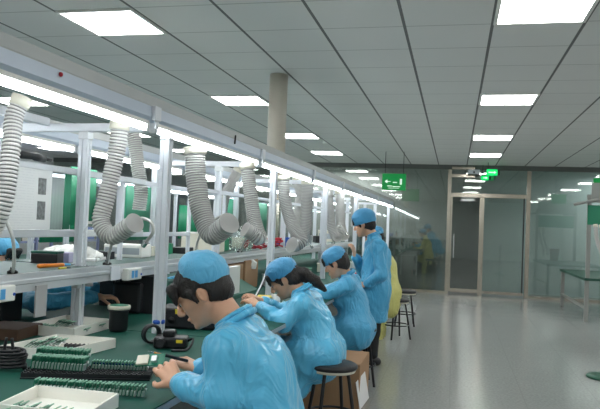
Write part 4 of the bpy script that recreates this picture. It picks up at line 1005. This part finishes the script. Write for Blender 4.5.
# ------------------------------------------------------------------ second assembly line behind
for k, Y in enumerate([5.2, 7.4, 9.6, 11.8, 14.0]):
    dup(G0, (-4.7, Y, 0), 0, 'white post frame of the second line, ' + ['nearest one seen through the hoses', 'second one behind the hoses', 'third one behind the hoses', 'fourth one behind the hoses', 'farthest one'][k])
for k in range(4):
    b = bench([5.2, 7.4, 9.6, 11.8][k], [7.4, 9.6, 11.8, 14][k], 'green-topped bench of the second line, ' + ['nearest', 'second', 'third', 'farthest'][k]+' bay behind the first line')
    b.location.x = -4.7; b.rotation_euler = (0, 0, 0)
for k in range(4):
    ya = 5.2+2.2*k; t = thing('tube_light', 'tube lamp of the second line, ' + ['nearest', 'second', 'third', 'farthest'][k]+' one behind the hoses', 'tube light', (-4.7, ya+1.1, 0))
    b = B(); box(b, -.03, -1.05, 1.86, .05, 1.05, 1.94, .004); obj('housing', b, lampblue, t)
    b = B(); tube(b, [(.02, -1.03, 1.835), (.02, 1.03, 1.835)], .016, 10); obj('tube', b, tubeglow, t, True)
for k, (ya, yb, m, lab) in enumerate([(5.5, 6.3, curt, 'green'), (6.5, 7.2, wallt, 'grey'), (7.6, 8.5, greenpanel, 'bright green'), (9.8, 10.8, curt, 'green'), (12, 13, greenpanel, 'bright green')]):
    panel('hanging_panel', lab+' hanging panel on the second line, '+['nearest', 'second', 'third', 'fourth', 'farthest'][k]+' one', 'panel', -3.1-.06*k, ya, yb, 1.0, 1.65, m, wavy=.003).location.x = -5.2
bl = mat('bluish window panel', (.30, .34, .55), .4, 0, .1)
for k in range(4):
    t = thing('storage_rack', 'tall pale blue storage rack against the left wall, ' + ['nearest', 'second', 'third', 'farthest'][k]+' one', 'rack', (-8.2, 6.0+2.3*k, 0), 0)
    for sx in (-.25, .25):
        for sy in (-.9, .9): b = B(); box(b, sx-.025, sy-.025, 0, sx+.025, sy+.025, 2.1); obj('upright', b, bl, t)
    for z in (.3, .8, 1.3, 1.75, 2.05): b = B(); box(b, -.25, -.9, z, .25, .9, z+.04); obj('shelf', b, bl, t)
    for q in range(4):
        b = B(); yy = -.7+q*.42; box(b, -.18, yy, 1.34, .18, yy+.3, 1.34+.25+.05*(q % 2)); obj('crate', b, [cream, greenpanel, lampblue, white][(q+k) % 4], t)
        b = B(); box(b, -.18, yy, .84, .18, yy+.3, 1.12); obj('crate', b, [greenpanel, cream, bluep, white][(q+k) % 4], t)
# ------------------------------------------------------------------ signs
p = at(394, 182, 12.5)
t = thing('exit_sign', 'green hanging exit sign with pale arrow over the far end of the line', 'sign', p)
b = B(); box(b, -.22, -.03, -.155, .22, .03, .155, .006); obj('sign_body', b, signglow, t)
b = B()
for (x0, z0, x1, z1) in ((-.16, .0, -.06, .012), (-.02, -.02, .06, .0), (-.12, -.085, -.03, -.07), (-.02, -.095, .12, -.08), (-.10, -.12, .10, -.112)): box(b, x0, -.033, z0, x1, -.030, z1)
prism(b, [(-.17, .006), (-.12, .045), (-.12, -.03)], -.033, -.030); prism(b, [(.11, -.05), (.15, -.05), (.15, .06), (.11, .06)], -.033, -.030)
obj('pictogram', b, signwhite, t)
b = B()
for s in (-1, 1): tube(b, [(s*.17, 0, .15), (s*.17, 0, HT-p.z)], .006, 6)
obj('hanger', b, blackm, t)
def smallexit(label, p, w, h):
    t = thing('exit_light', label, 'exit light', p)
    b = B(); box(b, -w/2, -.03, -h/2, w/2, .02, h/2, .015); obj('lamp_body', b, exitglow, t)
    b = B(); box(b, -w/2+.04, -.034, -.012, w/2-.05, -.030, .012); prism(b, [(w/2-.07, -.03), (w/2-.02, 0), (w/2-.07, .03)], -.034, -.030); obj('arrow', b, signwhite, t)
    b = B(); box(b, w/2, -.02, -h/2+.01, w/2+.04, .015, h/2-.01, .01); obj('end_cap', b, blackm, t)
    b = B(); tube(b, [(-w/2+.03, 0, h/2), (-w/2+.03, 0, HT-p[2]-.0)], .006, 6); obj('hanger', b, blackm, t)
smallexit('bright green exit light hanging over the glass door', at(492, 172.5, 14.2), .22, .13)
smallexit('smaller green exit light left of and below the brighter one', at(485, 178, 14.75), .16, .09)
t = thing('door_closer', 'grey box sensor above the glass door left of the exit light', 'sensor', at(474, 172, 14.6))
b = B(); box(b, -.12, -.05, -.05, .12, .05, .05, .01); obj('casing', b, shelfgrey, t)
b = B(); tube(b, [(0, -.07, -.01), (0, -.05, -.01)], .02, 14); obj('lens', b, black, t)
p = at(599.5, 186, 12.3)
t = thing('exit_sign', 'green exit sign cut by the right edge of the view', 'sign', p)
b = B(); box(b, -.10, -.02, -.10, .25, .02, .13, .006); obj('sign_body', b, signglow, t)
b = B(); box(b, .0, -.023, -.02, .2, -.02, .02); obj('pictogram', b, signwhite, t)
b = B(); tube(b, [(0, 0, .13), (0, 0, HT-p.z)], .006, 6); obj('hanger', b, blackm, t)
# ------------------------------------------------------------------ right-hand bench
dimm = mat('dim painted metal', (.30, .31, .29), .5, 0, .05)
t = thing('side_workbench', 'white-legged bench with green top at the right edge near the glass', 'workbench', (2.62, 12.6, 0), 0)
b = B(); box(b, -.60, -1.3, .66, .6, 1.3, .70, .004); obj('tabletop', b, mat('muted green top', (.01, .07, .045), .5), t)
for sx in (-.55, .55):
    for sy in (-1.2, 1.2): b = B(); box(b, sx-.03, sy-.03, 0, sx+.03, sy+.03, .66); obj('leg', b, dimm, t)
b = B(); box(b, -.58, -1.22, .2, -.54, 1.22, .24); obj('stretcher', b, dimm, t)
t = thing('side_gantry', 'pale upright rack with green panel standing on the right-hand bench', 'frame', (2.08, 11.42, 0), 0)
b = B(); box(b, -.03, -.03, .70, .03, .03, 2.02); obj('post', b, dimm, t)
b = B(); box(b, .9, -.03, .70, .96, .03, 2.02); obj('post', b, dimm, t)
b = B(); box(b, -.03, -.035, 1.98, .96, .035, 2.03); obj('top_bar', b, dimm, t)
b = B(); box(b, -.03, -.05, 1.55, .96, -.03, 1.86); obj('green_panel', b, mat('muted green panel', (.02, .22, .12), .5), t)
b = B(); box(b, .02, -.045, 1.90, .96, -.032, 2.22); obj('pale_panel', b, mat('pale grey panel', (.34, .36, .34), .5), t)
b = B(); tube(b, [(-.25, -.1, 1.86), (.4, -.12, 2.02)], .025, 10); obj('lamp_arm', b, dimm, t, True)
for k, (dx, lab) in enumerate([(.08, 'leftmost grey hose looping down from the green panel at the right edge'), (.17, 'grey hose second from left below the green panel at the right edge')]):
    duct([(2.08+dx, 11.32, 1.55), (2.10+dx, 11.26, 1.3), (2.2+dx, 11.22, 1.0), (2.22+dx, 11.22, .82)], .03, lab)
t = thing('red_bin', 'dark red bin on the right-hand bench at the right edge', 'bin', (2.50, 11.6, .70))
b = B(); lathe(b, [(.09, 0), (.12, .28), (.125, .29), (.11, .29)], 20); obj('bin_body', b, mat('dull red', (.22, .02, .03), .5), t, True)
b = B(); lathe(b, [(.125, .285), (.135, .295), (.135, .305), (.12, .305)], 20); obj('rim', b, mat('dull red', (.22, .02, .03), .5), t, True)
t = thing('floor_stand', 'round dark green stand base on the floor at the right edge', 'stand', (1.455, 7.0, 0))
b = B(); lathe(b, [(.165, 0), (.17, .012), (.15, .03), (.03, .045), (0, .046)], 36); obj('base', b, mat('dark green enamel', (.01, .09, .05), .35), t, True)
b = B(); tube(b, [(.0, 0, .04), (.0, 0, .9)], .016, 12); obj('pole', b, chrome, t, True)
b = B(); lathe(b, [(0, .9), (.04, .9), (.04, .93), (0, .93)], 16); obj('knob', b, black, t)
# ------------------------------------------------------------------ light
def area(loc, sx, sy, e, col=(1, 1, 1)):
    l = bpy.data.lights.new('fill_lamp', 'AREA'); l.shape = 'RECTANGLE'; l.size = sx; l.size_y = sy; l.energy = e; l.color = col
    o = bpy.data.objects.new('fill_lamp', l); C.objects.link(o); o.location = loc; return o
area((3.9, 15.35, 2.7), 2, .25, 26); area((-2.8, 15.35, 2.7), 2, .25, 34)  # unseen fill lamps added to brighten the walls behind the partition
w = bpy.data.worlds.new('world'); bpy.context.scene.world = w; w.use_nodes = True
w.node_tree.nodes['Background'].inputs[0].default_value = (.6, .65, .65, 1); w.node_tree.nodes['Background'].inputs[1].default_value = .3
vs = bpy.context.scene.view_settings; vs.view_transform = 'Standard'; vs.look = 'None'; vs.exposure = .58; vs.gamma = 1.0

# ------------------------------------------------------------------ small pieces belong to the part they sit on
SUB = {'eye': 'body', 'eyebrow': 'body', 'collar': 'gown', 'reflector': 'housing', 'end_cap': 'housing', 'indicator': 'casing', 'knob': 'casing', 'lens': 'casing',
       'edge': 'board', 'seat_base': 'seat', 'photo_print': 'sheet', 'tape': 'flap', 'paper_label': 'box_body', 'clip': 'cover', 'arrow': 'lamp_body'}
base_name = lambda o: o.name.split('.')[0]
for o in [q for q in bpy.data.objects if q.parent is None and q.type == 'EMPTY']:
    kids = list(o.children)
    by = {}
    for k in kids: by.setdefault(base_name(k), k)
    for k in kids:
        tgt = SUB.get(base_name(k))
        for t_ in ([tgt] if isinstance(tgt, str) else (tgt or [])):
            if t_ in by and by[t_] is not k: k.parent = by[t_]
